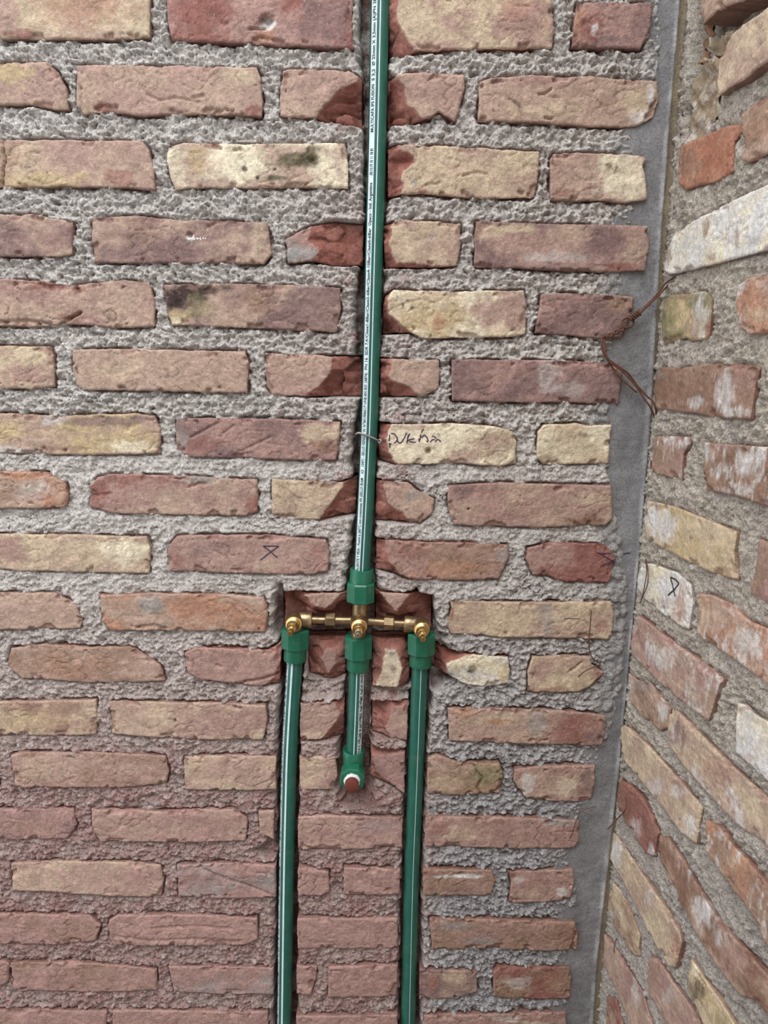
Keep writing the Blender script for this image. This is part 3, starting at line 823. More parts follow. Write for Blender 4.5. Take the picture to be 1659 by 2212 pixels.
# areas between the pipes knocked back when the chases were cut
RECESS = [('655,1370 742,1370 742,1510 655,1510', .014), ('800,1370 886,1370 886,1510 800,1510', .012), ('732,1590 806,1590 812,1745 730,1745', .016),
          ('556,1835 600,1800 600,1870 556,1850', .012), ('905,1375 965,1375 975,1470 905,1500', .012)]


def outline_list(L, fr):
    return [fr.uv(pts(s['o'])) for s in L]


POLY_B = outline_list(S, BACK)
POLY_R = outline_list(R, RIGHT)


def fill_bricks(polys, u0, u1, v0, v1, side, L=0.240, H=0.056, JU=0.028, JV=0.030):
    """the courses go on past the picture's edge in the same bond; side: the way they run on (-1 left, 1 right)"""
    out = []
    rs = np.random.RandomState(3)
    lohi = [(p[:, 0].min(), p[:, 0].max(), p[:, 1].min(), p[:, 1].max()) for p in polys]
    def add(a, b, c, d):
        q = np.array([[a, d], [b, d], [b, c], [a, c]]) + rs.uniform(-.002, .002, (4, 2))
        out.append(q); lohi.append((a, b, c, d))
    def clash(a, b, c, d):
        return any(a < y1 + .010 and b > y0 - .010 and c < z1 + .008 and d > z0 - .008 for y0, y1, z0, z1 in lohi)
    for a, b, c, d in list(lohi):
        last = True
        for a2, b2, c2, d2 in lohi[:len(polys)]:
            ov = min(d, d2) - max(c, c2)
            if ov > .35 * (d - c) and ((side < 0 and a2 < a - .01) or (side > 0 and b2 > b + .01)): last = False
        if not last: continue
        while True:
            if side < 0:
                b = a - JU; a = b - L
                if a < u0: break
            else:
                a = b + JU; b = a + L
                if b > u1: break
            if not clash(a, b, c, d): add(a, b, c, d)
    top = max(z1 for _, _, _, z1 in lohi); bot = min(z0 for _, _, z0, _ in lohi)
    for rows in ([top + JV + k * (H + JV) for k in range(20)], [bot - (k + 1) * (H + JV) for k in range(20)]):
        for k, v in enumerate(rows):
            if v < v0 or v + H > v1: continue
            u = u0 + (.5 * (L + JU) if k % 2 else 0)
            while u + L < u1:
                if not clash(u, u + L, v, v + H): add(u, u + L, v, v + H)
                u += L + JU
    return out


def brick_distance(U, V, polys, r=0.03):
    D = np.full(U.shape, 0.03)
    u0, v0 = U[0, 0], V[0, 0]; du = U[0, 1] - u0; dv = V[1, 0] - v0
    for p in polys:
        i0 = max(int((p[:, 0].min() - r - u0) / du), 0); i1 = min(int((p[:, 0].max() + r - u0) / du) + 2, U.shape[1])
        j0 = max(int((p[:, 1].min() - r - v0) / dv), 0); j1 = min(int((p[:, 1].max() + r - v0) / dv) + 2, U.shape[0])
        if i1 <= i0 or j1 <= j0: continue
        sl = (slice(j0, j1), slice(i0, i1))
        D[sl] = np.minimum(D[sl], polysdf(U[sl], V[sl], p))
    return D


def mortar_height(U, V, D, fr, px, py):
    n1 = fbm(U / 0.05, V / 0.035, 3, 101)
    n2 = fbm(U / 0.014, V / 0.011, 3, 111)
    n3 = fbm(U / 0.006, V / 0.005, 2, 121)
    n4 = perlin(U / 0.0035, V / 0.0035, 131)
    if fr is BACK:
        smear = sstep(870, 1000, py) * (1 - sstep(1250, 1420, py)) * 0.75 + sstep(1250, 1500, py) * (1 - sstep(850, 960, px)) * .45
        smear = np.clip(smear, 0, .8)
    else:
        smear = np.full_like(U, 0.75) * sstep(-.2, .3, fbm(U / .1, V / .08, 2, 141))
    rough = 1 - 0.62 * smear
    bil = np.abs(perlin(U / 0.010, V / 0.008, 191)) * 2 - .5
    h = -0.0038 + 0.0014 * smear + 0.0030 * n1 + rough * (0.0032 * n2 + 0.0018 * bil + 0.0024 * n3 + 0.0015 * n4)
    w1, _, ci = worley(U / 0.0095 + .25 * n2, V / 0.0080 + .25 * n1, 7)
    w2, _, cj = worley(U / 0.0048, V / 0.0044, 8)
    lump = np.sqrt(np.clip(1 - (w1 / .75) ** 2, 0, 1)) * (.35 + .9 * ci)
    lump2 = np.sqrt(np.clip(1 - (w2 / .75) ** 2, 0, 1)) * (.35 + .9 * cj)
    h = h + rough * (0.0046 * (lump - .5) + 0.0022 * (lump2 - .5))
    h = np.where(h > 0.0022, 0.0022 + .4 * (h - .0022), h)
    if fr is RIGHT: h = h + .0018
    fade = 1.0
    if fr is RIGHT:
        fade = .45
        h = -.0015 + (h + .0015) * (.35 + .65 * sstep(.001, .010, D))
    # gaps and cracks along the bricks, mostly under them
    g = (1 - sstep(0.0012, 0.0036, D)) * sstep(-0.25, 0.25, fbm(U / 0.035, V / 0.02, 2, 151) + 0.12)
    h = h - 0.0085 * g * (1 - .35 * smear) * fade
    # cracks in the joint
    cr = np.abs(fbm(U / 0.06, V / 0.035, 3, 161))
    h = h - 0.0045 * (1 - sstep(0.0, 0.030, cr)) * sstep(0.0, 0.4, fbm(U / .12, V / .12, 1, 171) + .1)
    # pockets
    pk = sstep(0.42, 0.75, fbm(U / 0.022, V / 0.016, 2, 181))
    h = h - 0.0050 * pk * rough
    return h, n1, n2, n3, smear


WL = pts('1440,-300 1425,0 1420,200 1362,300 1366,450 1338,600 1322,740 1306,890 1312,1010 1332,1150 1348,1280 1346,1390 1330,1510 1288,1640 1252,1750 1226,1850 1240,1960 1222,2070 1222,2212 1212,2400')   # where the mortar meets the cast column


def make_mortar(fr, name, polys, u0, u1, v0, v1, step, uc0, uc1, vc0, vc1, cstep, lab):
    u = np.arange(u0, u1, step); v = np.arange(v0, v1, step)
    U, V = np.meshgrid(u, v)
    W0 = fr.world(U, V, np.zeros_like(U))
    px, py = project(W0)
    D = brick_distance(U, V, polys)
    h, n1, n2, n3, smear = mortar_height(U, V, D, fr, px, py)
    h = h - .014 * (1 - sstep(-.0045, -.0012, D))
    ed = 0.0022 * n2 + 0.002 * n1
    ins = np.zeros_like(U)
    if fr is BACK:
        for s, dep in RECESS:
            sd = polysdf(px, py, pts(s)) * 0.0007 + ed
            h = h - dep * (1 - sstep(-0.006, 0.004, sd))
        for s, dep in CHASES:
            p = fr.uv(pts(s))
            sd = polysdf(U, V, p) + ed
            k = 1 - sstep(-0.0025, 0.0012, sd)
            h = h - .007 * (1 - sstep(.001, .006, sd))
            ins = np.maximum(ins, k)
            h = np.where(k > 0, np.minimum(h, h * (1 - k) + k * (-dep + 0.25 * h)), h)
        for sp in S:
            if 'f' not in sp: continue
            po = fr.uv(pts(sp['o'])); pf = fr.uv(pts(sp['f']))
            i0, i1 = np.searchsorted(u, [po[:, 0].min() - .004, po[:, 0].max() + .004]); j0, j1 = np.searchsorted(v, [po[:, 1].min() - .004, po[:, 1].max() + .004])
            sl = (slice(j0, j1), slice(i0, i1))
            so = polysdf(U[sl], V[sl], po); sf = polysdf(U[sl], V[sl], pf)
            h[sl] = h[sl] - .035 * (1 - sstep(.0, .0025, so)) * sstep(.0, .004, sf)
        # pebbly fill against the cast column
        wl = np.interp(py, WL[:, 1], WL[:, 0])
        z = np.exp(-((px - wl) / 34.0) ** 2) * np.clip(sstep(.0, .5, fbm(U / .1, V / .07, 2, 191) + .25) + sstep(1180, 1260, py) * (1 - sstep(1500, 1560, py)), 0, 1)
        f1, f2, cid = worley(U / 0.0135, V / 0.012, 5)
        z = z * (1 - sstep(4, 18, px - wl + 1500 * ed))
        h = h - .014 * sstep(0, 12, px - wl + 2500 * ed)
        pb = np.sqrt(np.clip(1 - (f1 / .66) ** 2, 0, 1)) * (.5 + .7 * cid)
        zz_ = np.clip(z * 1.5, 0, 1)
        h = h * (1 - .8 * zz_) + zz_ * (0.0062 * pb - 0.0042)
        # colour
        c = np.broadcast_to(lin((234, 226, 217)), U.shape + (3,)).copy()
        k = sstep(1000, 1900, py)[..., None] * sstep(850, 1000, px)[..., None]
        c = c * (1 - k) + lin((196, 192, 192)) * k
        k = np.clip(z * 1.3, 0, .8)[..., None]
        c = c * (1 - k) + lin((168, 165, 162)) * k
        k = np.clip(dust_field(px, py) * 1.45 + 0.5 * sstep(.25, .6, n1) * (np.exp(-((px - 800) / 110.0) ** 2)), 0, .9)[..., None] * np.clip(.92 + .25 * n1, 0, 1.1)[..., None]
        c = c * (1 - k) + lin((186, 146, 138)) * k
        k = (ins * sstep(-.5, .3, n1 + .4 * n2))[..., None] * .8
        c = c * (1 - k) + lin((122, 80, 68)) * k
    else:
        hp = fr.uv(pts('1490,-120 1482,80 1488,180 1474,240 1470,300 1478,316 1530,290 1556,240 1562,190 1566,120 1580,85 1640,40 1700,-40 1700,-140'))
        sd = polysdf(U, V, hp) + ed
        k = 1 - sstep(-0.006, 0.002, sd)
        h = h - 0.030 * k * sstep(.002, .012, U)
        c = np.broadcast_to(lin((208, 196, 178)), U.shape + (3,)).copy()
        q = sstep(-.2, .5, fbm(U / .09, V / .07, 3, 201))[..., None]
        c = c * (1 - .6 * q) + lin((214, 200, 188)) * .6 * q
        q = sstep(1300, 2000, py)[..., None] * .5
        c = c * (1 - q) + lin((192, 184, 176)) * q
    # lime-rich and sandy patches
    q = sstep(.1, .7, n2 * .6 + n3 * .5)[..., None] * .4
    c = c * (1 - q) + lin((234, 230, 224)) * q
    keepv = D > -0.010
    vid = np.full(U.shape, -1, np.int64)
    a4 = keepv[:-1, :-1] | keepv[:-1, 1:] | keepv[1:, 1:] | keepv[1:, :-1]
    use = np.zeros(U.shape, bool)
    use[:-1, :-1] |= a4; use[:-1, 1:] |= a4; use[1:, 1:] |= a4; use[1:, :-1] |= a4
    vid[use] = np.arange(use.sum())
    F4 = np.stack([vid[:-1, :-1][a4], vid[:-1, 1:][a4], vid[1:, 1:][a4], vid[1:, :-1][a4]], 1)
    Vt = fr.world(U[use], V[use], h[use]); Ct = c[use]
    # the wall carries on, more coarsely, past the picture
    ulist = np.unique(np.concatenate([np.arange(uc0, u0, cstep), [u0, u[-1]], np.arange(u[-1] + cstep, uc1, cstep)])) if uc1 > u[-1] + cstep else \
        np.unique(np.concatenate([np.arange(uc0, u0, cstep), [u0, u[-1]]]))
    mid_u = np.arange(u0, u[-1], cstep)
    ulist = np.unique(np.concatenate([ulist, mid_u]))
    vlist = np.unique(np.concatenate([np.arange(vc0, v0, cstep), [v0, v[-1]], np.arange(v[-1] + cstep, vc1, cstep), np.arange(v0, v[-1], cstep)]))
    U2, V2 = np.meshgrid(ulist, vlist)
    h2 = -0.006 + 0.003 * fbm(U2 / .05, V2 / .035, 3, 101) + 0.0015 * fbm(U2 / .014, V2 / .011, 2, 111)
    if fr is BACK:
        for s, dep in CHASES:
            sd = polysdf(U2, V2, fr.uv(pts(s)))
            h2 = np.where(sd < 0, -dep, h2)
    cu = .5 * (U2[:-1, :-1] + U2[1:, 1:]); cv = .5 * (V2[:-1, :-1] + V2[1:, 1:])
    inn = (U2 > u0 + 1e-6) & (U2 < u[-1] - 1e-6) & (V2 > v0 + 1e-6) & (V2 < v[-1] - 1e-6)
    h2 = np.where(inn, -0.060, h2)      # the wall's core behind the joints
    rim = ~inn & (U2 > u0 - 1e-6) & (U2 < u[-1] + 1e-6) & (V2 > v0 - 1e-6) & (V2 < v[-1] + 1e-6)
    if fr is RIGHT: rim &= U2 > u0 + .02
    h2 = np.where(rim & (h2 > -.02), .0025, h2)
    outq = np.ones(cu.shape, bool)
    idx = np.arange(U2.size).reshape(U2.shape) + len(Vt)
    G4 = np.stack([idx[:-1, :-1][outq], idx[:-1, 1:][outq], idx[1:, 1:][outq], idx[1:, :-1][outq]], 1)
    Vt = np.concatenate([Vt, fr.world(U2, V2, h2).reshape(-1, 3)])
    px2, py2 = project(fr.world(U2, V2, np.zeros_like(U2)))
    c2 = np.broadcast_to(lin((206, 196, 187)) if fr is BACK else lin((204, 192, 175)), U2.shape + (3,)).copy()
    if fr is BACK:
        k = np.clip(dust_field(px2, np.clip(py2, -500, 2600)), 0, .7)[..., None]
        c2 = c2 * (1 - k) + lin((186, 146, 138)) * k
    Ct = np.concatenate([Ct, c2.reshape(-1, 3)])
    me = mesh_np(name, Vt, np.concatenate([F4, G4]), None, Ct)
    return link(name, me, M_MORTAR, None, label=lab, cat='wall', kind='structure')


# --- back wall
cn = BACK.uv([(0, 0), (1659, 0), (0, 2212), (1659, 2212)])
U0 = cn[:, 0].min() - 0.02
UC = CORNER_U
V0 = float(BACK.uv([(830, 2212)])[0, 1]) - 0.04
V1 = float(BACK.uv([(830, 0)])[0, 1]) + 0.04
frame_px = lambda fr, q: project(fr.world(q[:, 0], q[:, 1], np.zeros(len(q))))


BU0, BV0, BV1 = U0 - 0.55, 0.0, V1 + 0.40
fillB = fill_bricks(POLY_B, BU0, UC - 0.02, BV0 + 0.02, BV1 - .02, -1)
chu = [BACK.uv(pts(s)) for s, _ in CHASES]
fillB = [q for q in fillB if not any(q[:, 0].min() < c[:, 0].max() and q[:, 0].max() > c[:, 0].min() and q[:, 1].min() < c[:, 1].max() and q[:, 1].max() > c[:, 1].min() for c in chu)]
wall_back = make_mortar(BACK, 'wall_back', POLY_B + fillB, U0, UC + 0.004, V0, V1, 0.0017, BU0, UC + 0.004, BV0, BV1, 0.012,
                        'rough brick wall with thick grey mortar joints and chases cut for green pipes')
for s in S:
    make_brick(BACK, wall_back, s)


def fill_spec(q, fr, rs, cs):
    x, y = frame_px(fr, q)
    return dict(o=np.stack([x, y], 1), c=cs[rs.randint(len(cs))])


rsf = np.random.RandomState(11)
for q in fillB:
    make_brick(BACK, wall_back, fill_spec(q, BACK, rsf, ['t/p', 't', 'q/t', 'c/t', 'u/q']), 0.006)

# --- right wall
RU1 = float(RIGHT.uv([(1659, 0), (1659, 800), (1659, 1600), (1659, 2212)])[:, 0].max()) + 0.03


RV0 = float(RIGHT.uv([(1310, 2212)])[0, 1]) - 0.05
RV1 = float(RIGHT.uv([(1480, 0)])[0, 1]) + 0.04
fillR = fill_bricks(POLY_R, 0.005, 0.80, 0.02, BV1 - .02, 1)
wall_right = make_mortar(RIGHT, 'wall_right', POLY_R + fillR, -0.006, RU1, RV0, RV1, 0.0018, -0.006, 0.82, 0.0, BV1, 0.012,
                         'whitewash-stained brick side wall with sandy grey mortar, running towards the viewer')
for s in R:
    make_brick(RIGHT, wall_right, s, 0.0020)
for q in fillR:
    make_brick(RIGHT, wall_right, fill_spec(q, RIGHT, rsf, ['t/b', 'o/t', 'b/q', 'w/c', 'c/t']), 0.006)

# --- cast concrete column in the corner
def column():
    lp = WL - np.array([26.0, 0.0])
    wp = pts('1490,-300 1469,0 1447,260 1429,500 1406,900 1385,1170 1362,1400 1340,1640 1313,1880 1290,2081 1276,2300')
    l = BACK.uv(lp); w = BACK.uv(wp)
    v = np.arange(0.0, BV1, 0.0025)
    ul = np.interp(v, l[::-1, 1], l[::-1, 0]) - 0.014 + 0.004 * perlin(v / .03, v * 0, 3)
    uw = np.interp(v, w[::-1, 1], w[::-1, 0])
    t = np.linspace(0, 1, 34)
    U = ul[:, None] * (1 - t) + uw[:, None] * t
    V = np.repeat(v[:, None], len(t), 1)
    edge = t * (uw - ul)[:, None]
    h = -0.0035 + 0.0010 * fbm(U / .04, V / .05, 3, 301) + 0.0005 * fbm(U / .01, V / .01, 2, 311)
    h = h - 0.008 * (1 - sstep(.004, .014, edge + .003 * fbm(U / .02, V / .02, 2, 305)))
    h = h + 0.0016 * sstep(.95, 1.0, t)[None, :]
    C = np.broadcast_to(lin((132, 131, 131)), U.shape + (3,)).copy()
    k = (sstep(.90, .965, t)[None, :] * sstep(-.35, .35, perlin(V / .05, U * 0, 9)))[..., None] * .6
    C = C * (1 - k) + lin((188, 188, 186)) * k
    k = sstep(.0, .6, fbm(U / .06, V / .12, 3, 321))[..., None] * .35
    C = C * (1 - k) + lin((104, 104, 106)) * k
    # returned strip of older render beside the side wall
    t2 = np.linspace(0.02, 1, 12)
    U2 = (uw[:, None] + 0.0006) * (1 - t2) + (UC + 0.03) * t2
    V2 = np.repeat(v[:, None], len(t2), 1)
    h2 = -0.0035 - 0.004 * sstep(0, .15, t2)[None, :] + 0.006 * t2[None, :] ** 2 + 0.0011 * fbm(U2 / .02, V2 / .03, 3, 331)
    C2 = np.broadcast_to(lin((146, 134, 114)), U2.shape + (3,)).copy()
    k = sstep(-.1, .6, fbm(U2 / .03, V2 / .06, 3, 341))[..., None] * .4
    C2 = C2 * (1 - k) + lin((168, 154, 128)) * k
    U = np.concatenate([U, U2], 1); V = np.concatenate([V, V2], 1); h = np.concatenate([h, h2], 1); C = np.concatenate([C, C2], 1)
    W = BACK.world(U, V, h)
    i = np.arange(U.size).reshape(U.shape)
    F = np.stack([i[:-1, :-1], i[:-1, 1:], i[1:, 1:], i[1:, :-1]], -1).reshape(-1, 4)
    me = mesh_np('concrete_column', W.reshape(-1, 3), F, None, C.reshape(-1, 3))
    o = link('concrete_column', me, M_CONC, None, label='smooth grey cast concrete column strip in the corner between the two brick walls', cat='column', kind='structure')
    k = (np.abs(project(W)[1] - 1197) < 30)
    HEIGHTS['col'] = (o, BACK, U[k], V[k], h[k])
    return o


column()

# --- unseen ground, added to block light from below
me = bpy.data.meshes.new('floor')
me.from_pydata([(-2.2, -2.6, 0), (CORNER_U + .4, -2.6, 0), (CORNER_U + .4, .05, 0), (-2.2, .05, 0),
                (-2.2, -2.6, -.1), (CORNER_U + .4, -2.6, -.1), (CORNER_U + .4, .05, -.1), (-2.2, .05, -.1)], [],
               [(0, 1, 2, 3), (7, 6, 5, 4), (0, 4, 5, 1), (1, 5, 6, 2), (2, 6, 7, 3), (3, 7, 4, 0)])
link('floor', me, M_FLOOR, None, label='dusty unfinished floor added out of view to block light from below', cat='floor', kind='structure')

# --- unseen wall added behind the viewer to darken the back wall towards its foot
me = bpy.data.meshes.new('unseen_shade_wall')
_x0, _x1, _y, _t, _ht = -2.2, CORNER_U + .4, -1.85, .15, 2.55
me.from_pydata([(_x0, _y, 0), (_x1, _y, 0), (_x1, _y, _ht), (_x0, _y, _ht), (_x0, _y - _t, 0), (_x1, _y - _t, 0), (_x1, _y - _t, _ht), (_x0, _y - _t, _ht)], [],
               [(3, 2, 1, 0), (4, 5, 6, 7), (0, 1, 5, 4), (1, 2, 6, 5), (2, 3, 7, 6), (3, 0, 4, 7)])
link('unseen_shade_wall', me, M_FLOOR, None, label='plain wall added out of view to shade the lower part of the piped brick wall', cat='wall', kind='structure')

# ------------------------------------------------------------------ plumbing
PY = 0.010
plumb = bpy.data.objects.new('shower_pipework', None)
COL.objects.link(plumb)
plumb.location = Vector(P(774, 1400, PY))
plumb['label'] = 'green plastic pipework with brass three-valve shower mixer set in the chased wall'
plumb['category'] = 'plumbing'


def axis_pts(pp, y=PY):
    return np.array([P(a, b, y) for a, b in pp])


def resample(pp, n):
    q = np.vstack([2 * pp[0] - pp[1], pp, 2 * pp[-1] - pp[-2]])
    o = []
    for i in range(1, len(q) - 2):
        for t in np.linspace(0, 1, n, endpoint=False):
            p0, p1, p2, p3 = q[i - 1:i + 3]
            o.append(.5 * (2 * p1 + (p2 - p0) * t + (2 * p0 - 5 * p1 + 4 * p2 - p3) * t * t + (3 * p1 - p0 - 3 * p2 + p3) * t ** 3))
    o.append(pp[-1])
    return np.array(o)


class PipeAxis:
    def __init__(self, pp, n=10):
        self.p = resample(pp, n)
        d = np.linalg.norm(np.diff(self.p, axis=0), axis=1)
        self.s = np.concatenate([[0], np.cumsum(d)])

    def at(self, s):
        c = np.stack([np.interp(s, self.s, self.p[:, k]) for k in range(3)], -1)
        c2 = np.stack([np.interp(np.asarray(s) + .004, self.s, self.p[:, k]) for k in range(3)], -1)
        c1 = np.stack([np.interp(np.asarray(s) - .004, self.s, self.p[:, k]) for k in range(3)], -1)
        T = c2 - c1
        T = T / (np.linalg.norm(T, axis=-1, keepdims=True) + 1e-12)
        return c, T

    def surf(self, s, phi, r):
        """phi measured from the side facing the viewer, positive to the viewer's right"""
        c, T = self.at(s)
        side = np.cross(T, np.array([0., -1, 0])); side = side / np.linalg.norm(side, axis=-1, keepdims=True)
        side = np.where(side[..., :1] < 0, -side, side)
        out = np.cross(side, T); out = out / np.linalg.norm(out, axis=-1, keepdims=True)
        out = np.where(out[..., 1:2] > 0, -out, out)
        return c + (out * np.cos(phi)[..., None] + side * np.sin(phi)[..., None]) * r

    def s_at_py(self, y):
        _, yy = project(self.p)
        o = np.argsort(yy)
        return float(np.interp(y, yy[o], self.s[o]))


PR = 0.0125


def make_pipe(pp, label):
    ax = PipeAxis(axis_pts(pp))
    m = Mesh(); m.tube(ax.p, PR, 40, smooth=False)
    o = m.build('pipe', M_PIPE, plumb, label=label)
    return ax, o


def strip(ax, par, s0, s1, p0, p1, mat, name, r=PR + .00012, n=90):
    s = np.linspace(s0, s1, n); ph = np.linspace(p0, p1, 8)
    Sg, Pg = np.meshgrid(s, ph, indexing='ij')
    W = ax.surf(Sg, Pg, r)
    Wi = ax.surf(Sg, Pg, r - .0003)
    i = np.arange(Sg.size).reshape(Sg.shape)
    F = np.stack([i[:-1, :-1], i[:-1, 1:], i[1:, 1:], i[1:, :-1]], -1).reshape(-1, 4)
    b = base_of(par)
    me = mesh_np(name, W.reshape(-1, 3) - np.array(b), F)
    o = link(name, me, mat, par)
    return o


def text_mesh(body, size=1.0):
    c = bpy.data.curves.new('print', 'FONT')
    c.body = body; c.size = size; c.resolution_u = 2; c.offset = 0.018
    o = bpy.data.objects.new('print', c)
    COL.objects.link(o)
    dg = bpy.context.evaluated_depsgraph_get()
    me = o.evaluated_get(dg).to_mesh()
    V = np.array([v.co[:] for v in me.vertices]); F = [tuple(p.vertices) for p in me.polygons]
    o.evaluated_get(dg).to_mesh_clear()
    bpy.data.objects.remove(o)
    return V, F


def pipe_print(ax, par, items, up, phi0, hgt, mat=M_INK):
    """items: (text, py_start, py_end). up: reads upwards with letter tops to the left, else downwards with tops to the right"""
    VV, FF = [], []; n = 0
    for body, y0, y1 in items:
        V, F = text_mesh(body)
        if not len(V): continue
        s0, s1 = ax.s_at_py(y0), ax.s_at_py(y1)
        w0, w1 = V[:, 0].min(), V[:, 0].max()
        s = s0 + (V[:, 0] - w0) / (w1 - w0) * (s1 - s0)
        ph = phi0 + (-1 if up else 1) * (V[:, 1] / 0.72 * hgt) / PR
        W = ax.surf(s, ph, PR + .00050)
        VV.append(W); FF += [tuple(i + n for i in (f if up else f)) for f in F]; n += len(V)
    V = np.concatenate(VV)
    me = bpy.data.meshes.new('printed_text')
    me.from_pydata([tuple(p) for p in V - np.array(base_of(par))], [], FF)
    return link('printed_text', me, mat, par, kind='stuff')


AX = {}
a, o = make_pipe([(826, -260), (821, 0), (814.5, 300), (806.5, 600), (799.5, 860), (795.5, 963), (789, 1100), (781.5, 1240)], 'long upper green pipe with a printed white band')
sA, sB = 0.0, a.s[-1]
strip(a, o, sA, sB, math.radians(-56), math.radians(-15), M_WHITE, 'white_band')
strip(a, o, sA, sB, math.radians(1), math.radians(8), M_WHITE, 'white_line')
pipe_print(a, o, [
    ('CALIENTE Y FRIA - Fusión a 260°C con conexiones IPS (SELLO IRAM', 1234, 1031), ('O', 1021, 1013), ('13471 - SELLO AENOR', 1006, 936),
    ('N', 931, 926), ('N°001/006517 UNE-EN ISO 15874)', 922, 806), ('PN 16  SDR 7,4', 799, 734),
    ('/Clase1-8Bar/Clase2-6Bar/Clase4-10Bar/Clase5-6Bar', 733, 496), ('Opaco - Ind. Argentina', 491, 399),
    ('MULTICAPA IPS FUSION', 291, 189), ('S 3,2', 181, 156), ('Ø 25mm X 3,5mm (A)PN 2Mpa (PN 20Bar)', 149, -70)], True, math.radians(-23), .0045)
pipe_print(a, o, [('.00:13:19 10 11 18 81', 384, 326)], True, math.radians(-22), .0046)
b_, o = make_pipe([(637, 1400), (636.3, 1433), (626, 1612), (621.5, 1760), (618.5, 1901), (614, 2212), (609, 2560)], 'lower green pipe with a bold white line and a printed edge')
strip(b_, o, 0, b_.s[-1], math.radians(-74), math.radians(-42), M_WHITE, 'white_band')
strip(b_, o, 0, b_.s[-1], math.radians(-19), math.radians(-5), M_WHITE, 'white_line')
pipe_print(b_, o, [('3,5mm (A)PN 2Mpa (PN 20Bar)-PP-R 80Tipo 3-AGUA POTABLE CALIENTE Y FRIA', 1432, 1690), ('- Fusión a 260°C con conexiones IPS (SELLO IRAM', 1692, 1838),
                   ('13471 - SELLO AENOR', 1842, 1910), ('N°001/006517 UNE-EN ISO 15874)  PN 16  SDR 7,4', 1916, 2060), ('/Clase1-8Bar/Clase2-6Bar/Clase4-10Bar/Clase5-6Bar', 2064, 2240)], False, math.radians(-70), .0052)
c_, o = make_pipe([(773, 1410), (771.3, 1450), (768, 1540), (764, 1640)], 'short middle green pipe stub with a printed edge')
strip(c_, o, 0, c_.s[-1], math.radians(24), math.radians(66), M_WHITE, 'white_band')
strip(c_, o, 0, c_.s[-1], math.radians(-3), math.radians(4), M_WHITE, 'white_line')
pipe_print(c_, o, [('x 3,5mm (A)PN 2Mpa (PN 20Bar)-PP-R 80Tipo 3-AGUA', 1440, 1632)], False, math.radians(30), .0054)
d_, o = make_pipe([(908, 1410), (906.6, 1443), (901, 1590), (895.3, 1740), (889, 1901), (881.5, 2212), (874, 2560)], 'lower green pipe with one hairline white stripe and no print')
strip(d_, o, 0, d_.s[-1], math.radians(5), math.radians(9), M_WHITE, 'white_line')


def coupling(p_col, p_mid, p_slv, label):
    """octagonal collar to p_mid, then the round socket to p_slv"""
    a3, m3, s3 = [np.array(P(*q, PY)) for q in (p_col, p_mid, p_slv)]
    d1 = m3 - a3; L1 = np.linalg.norm(d1)
    d2 = s3 - m3; L2 = np.linalg.norm(d2)
    e = bpy.data.objects.new('threaded_coupling', None)
    COL.objects.link(e)
    e.parent = plumb
    e.location = Vector(a3) - base_of(plumb)
    e['label'] = label
    m = Mesh()
    m.lathe(a3, d1, [(0, .0150), (0, .0203), (.0018, .0226), (L1 - .002, .0226), (L1, .0208), (L1 + .0002, .0165)], 8, math.pi / 8)
    m.build('octagonal_collar', M_FIT, e, angle=25)
    m = Mesh()
    m.lathe(m3 - d2 / L2 * .004, d2, [(0, .0176), (L2 + .002, .0179), (L2 + .0035, .0174), (L2 + .004, .0160), (L2 + .0032, .0128)], 40)
    m.build('socket', M_FIT, e, angle=35)
    return e


coupling((778.8, 1299), (779.8, 1257), (781.8, 1228), 'green coupling under the long upper pipe')
coupling((638.9, 1357), (638.2, 1399), (636.9, 1426), 'green coupling below the valve by the bold-lined pipe')
coupling((774.8, 1373), (774.3, 1420), (773.0, 1446), 'green coupling below the centre valve')
coupling((910.0, 1366), (909.4, 1411), (907.8, 1438), 'green coupling below the valve by the hairline-striped pipe')

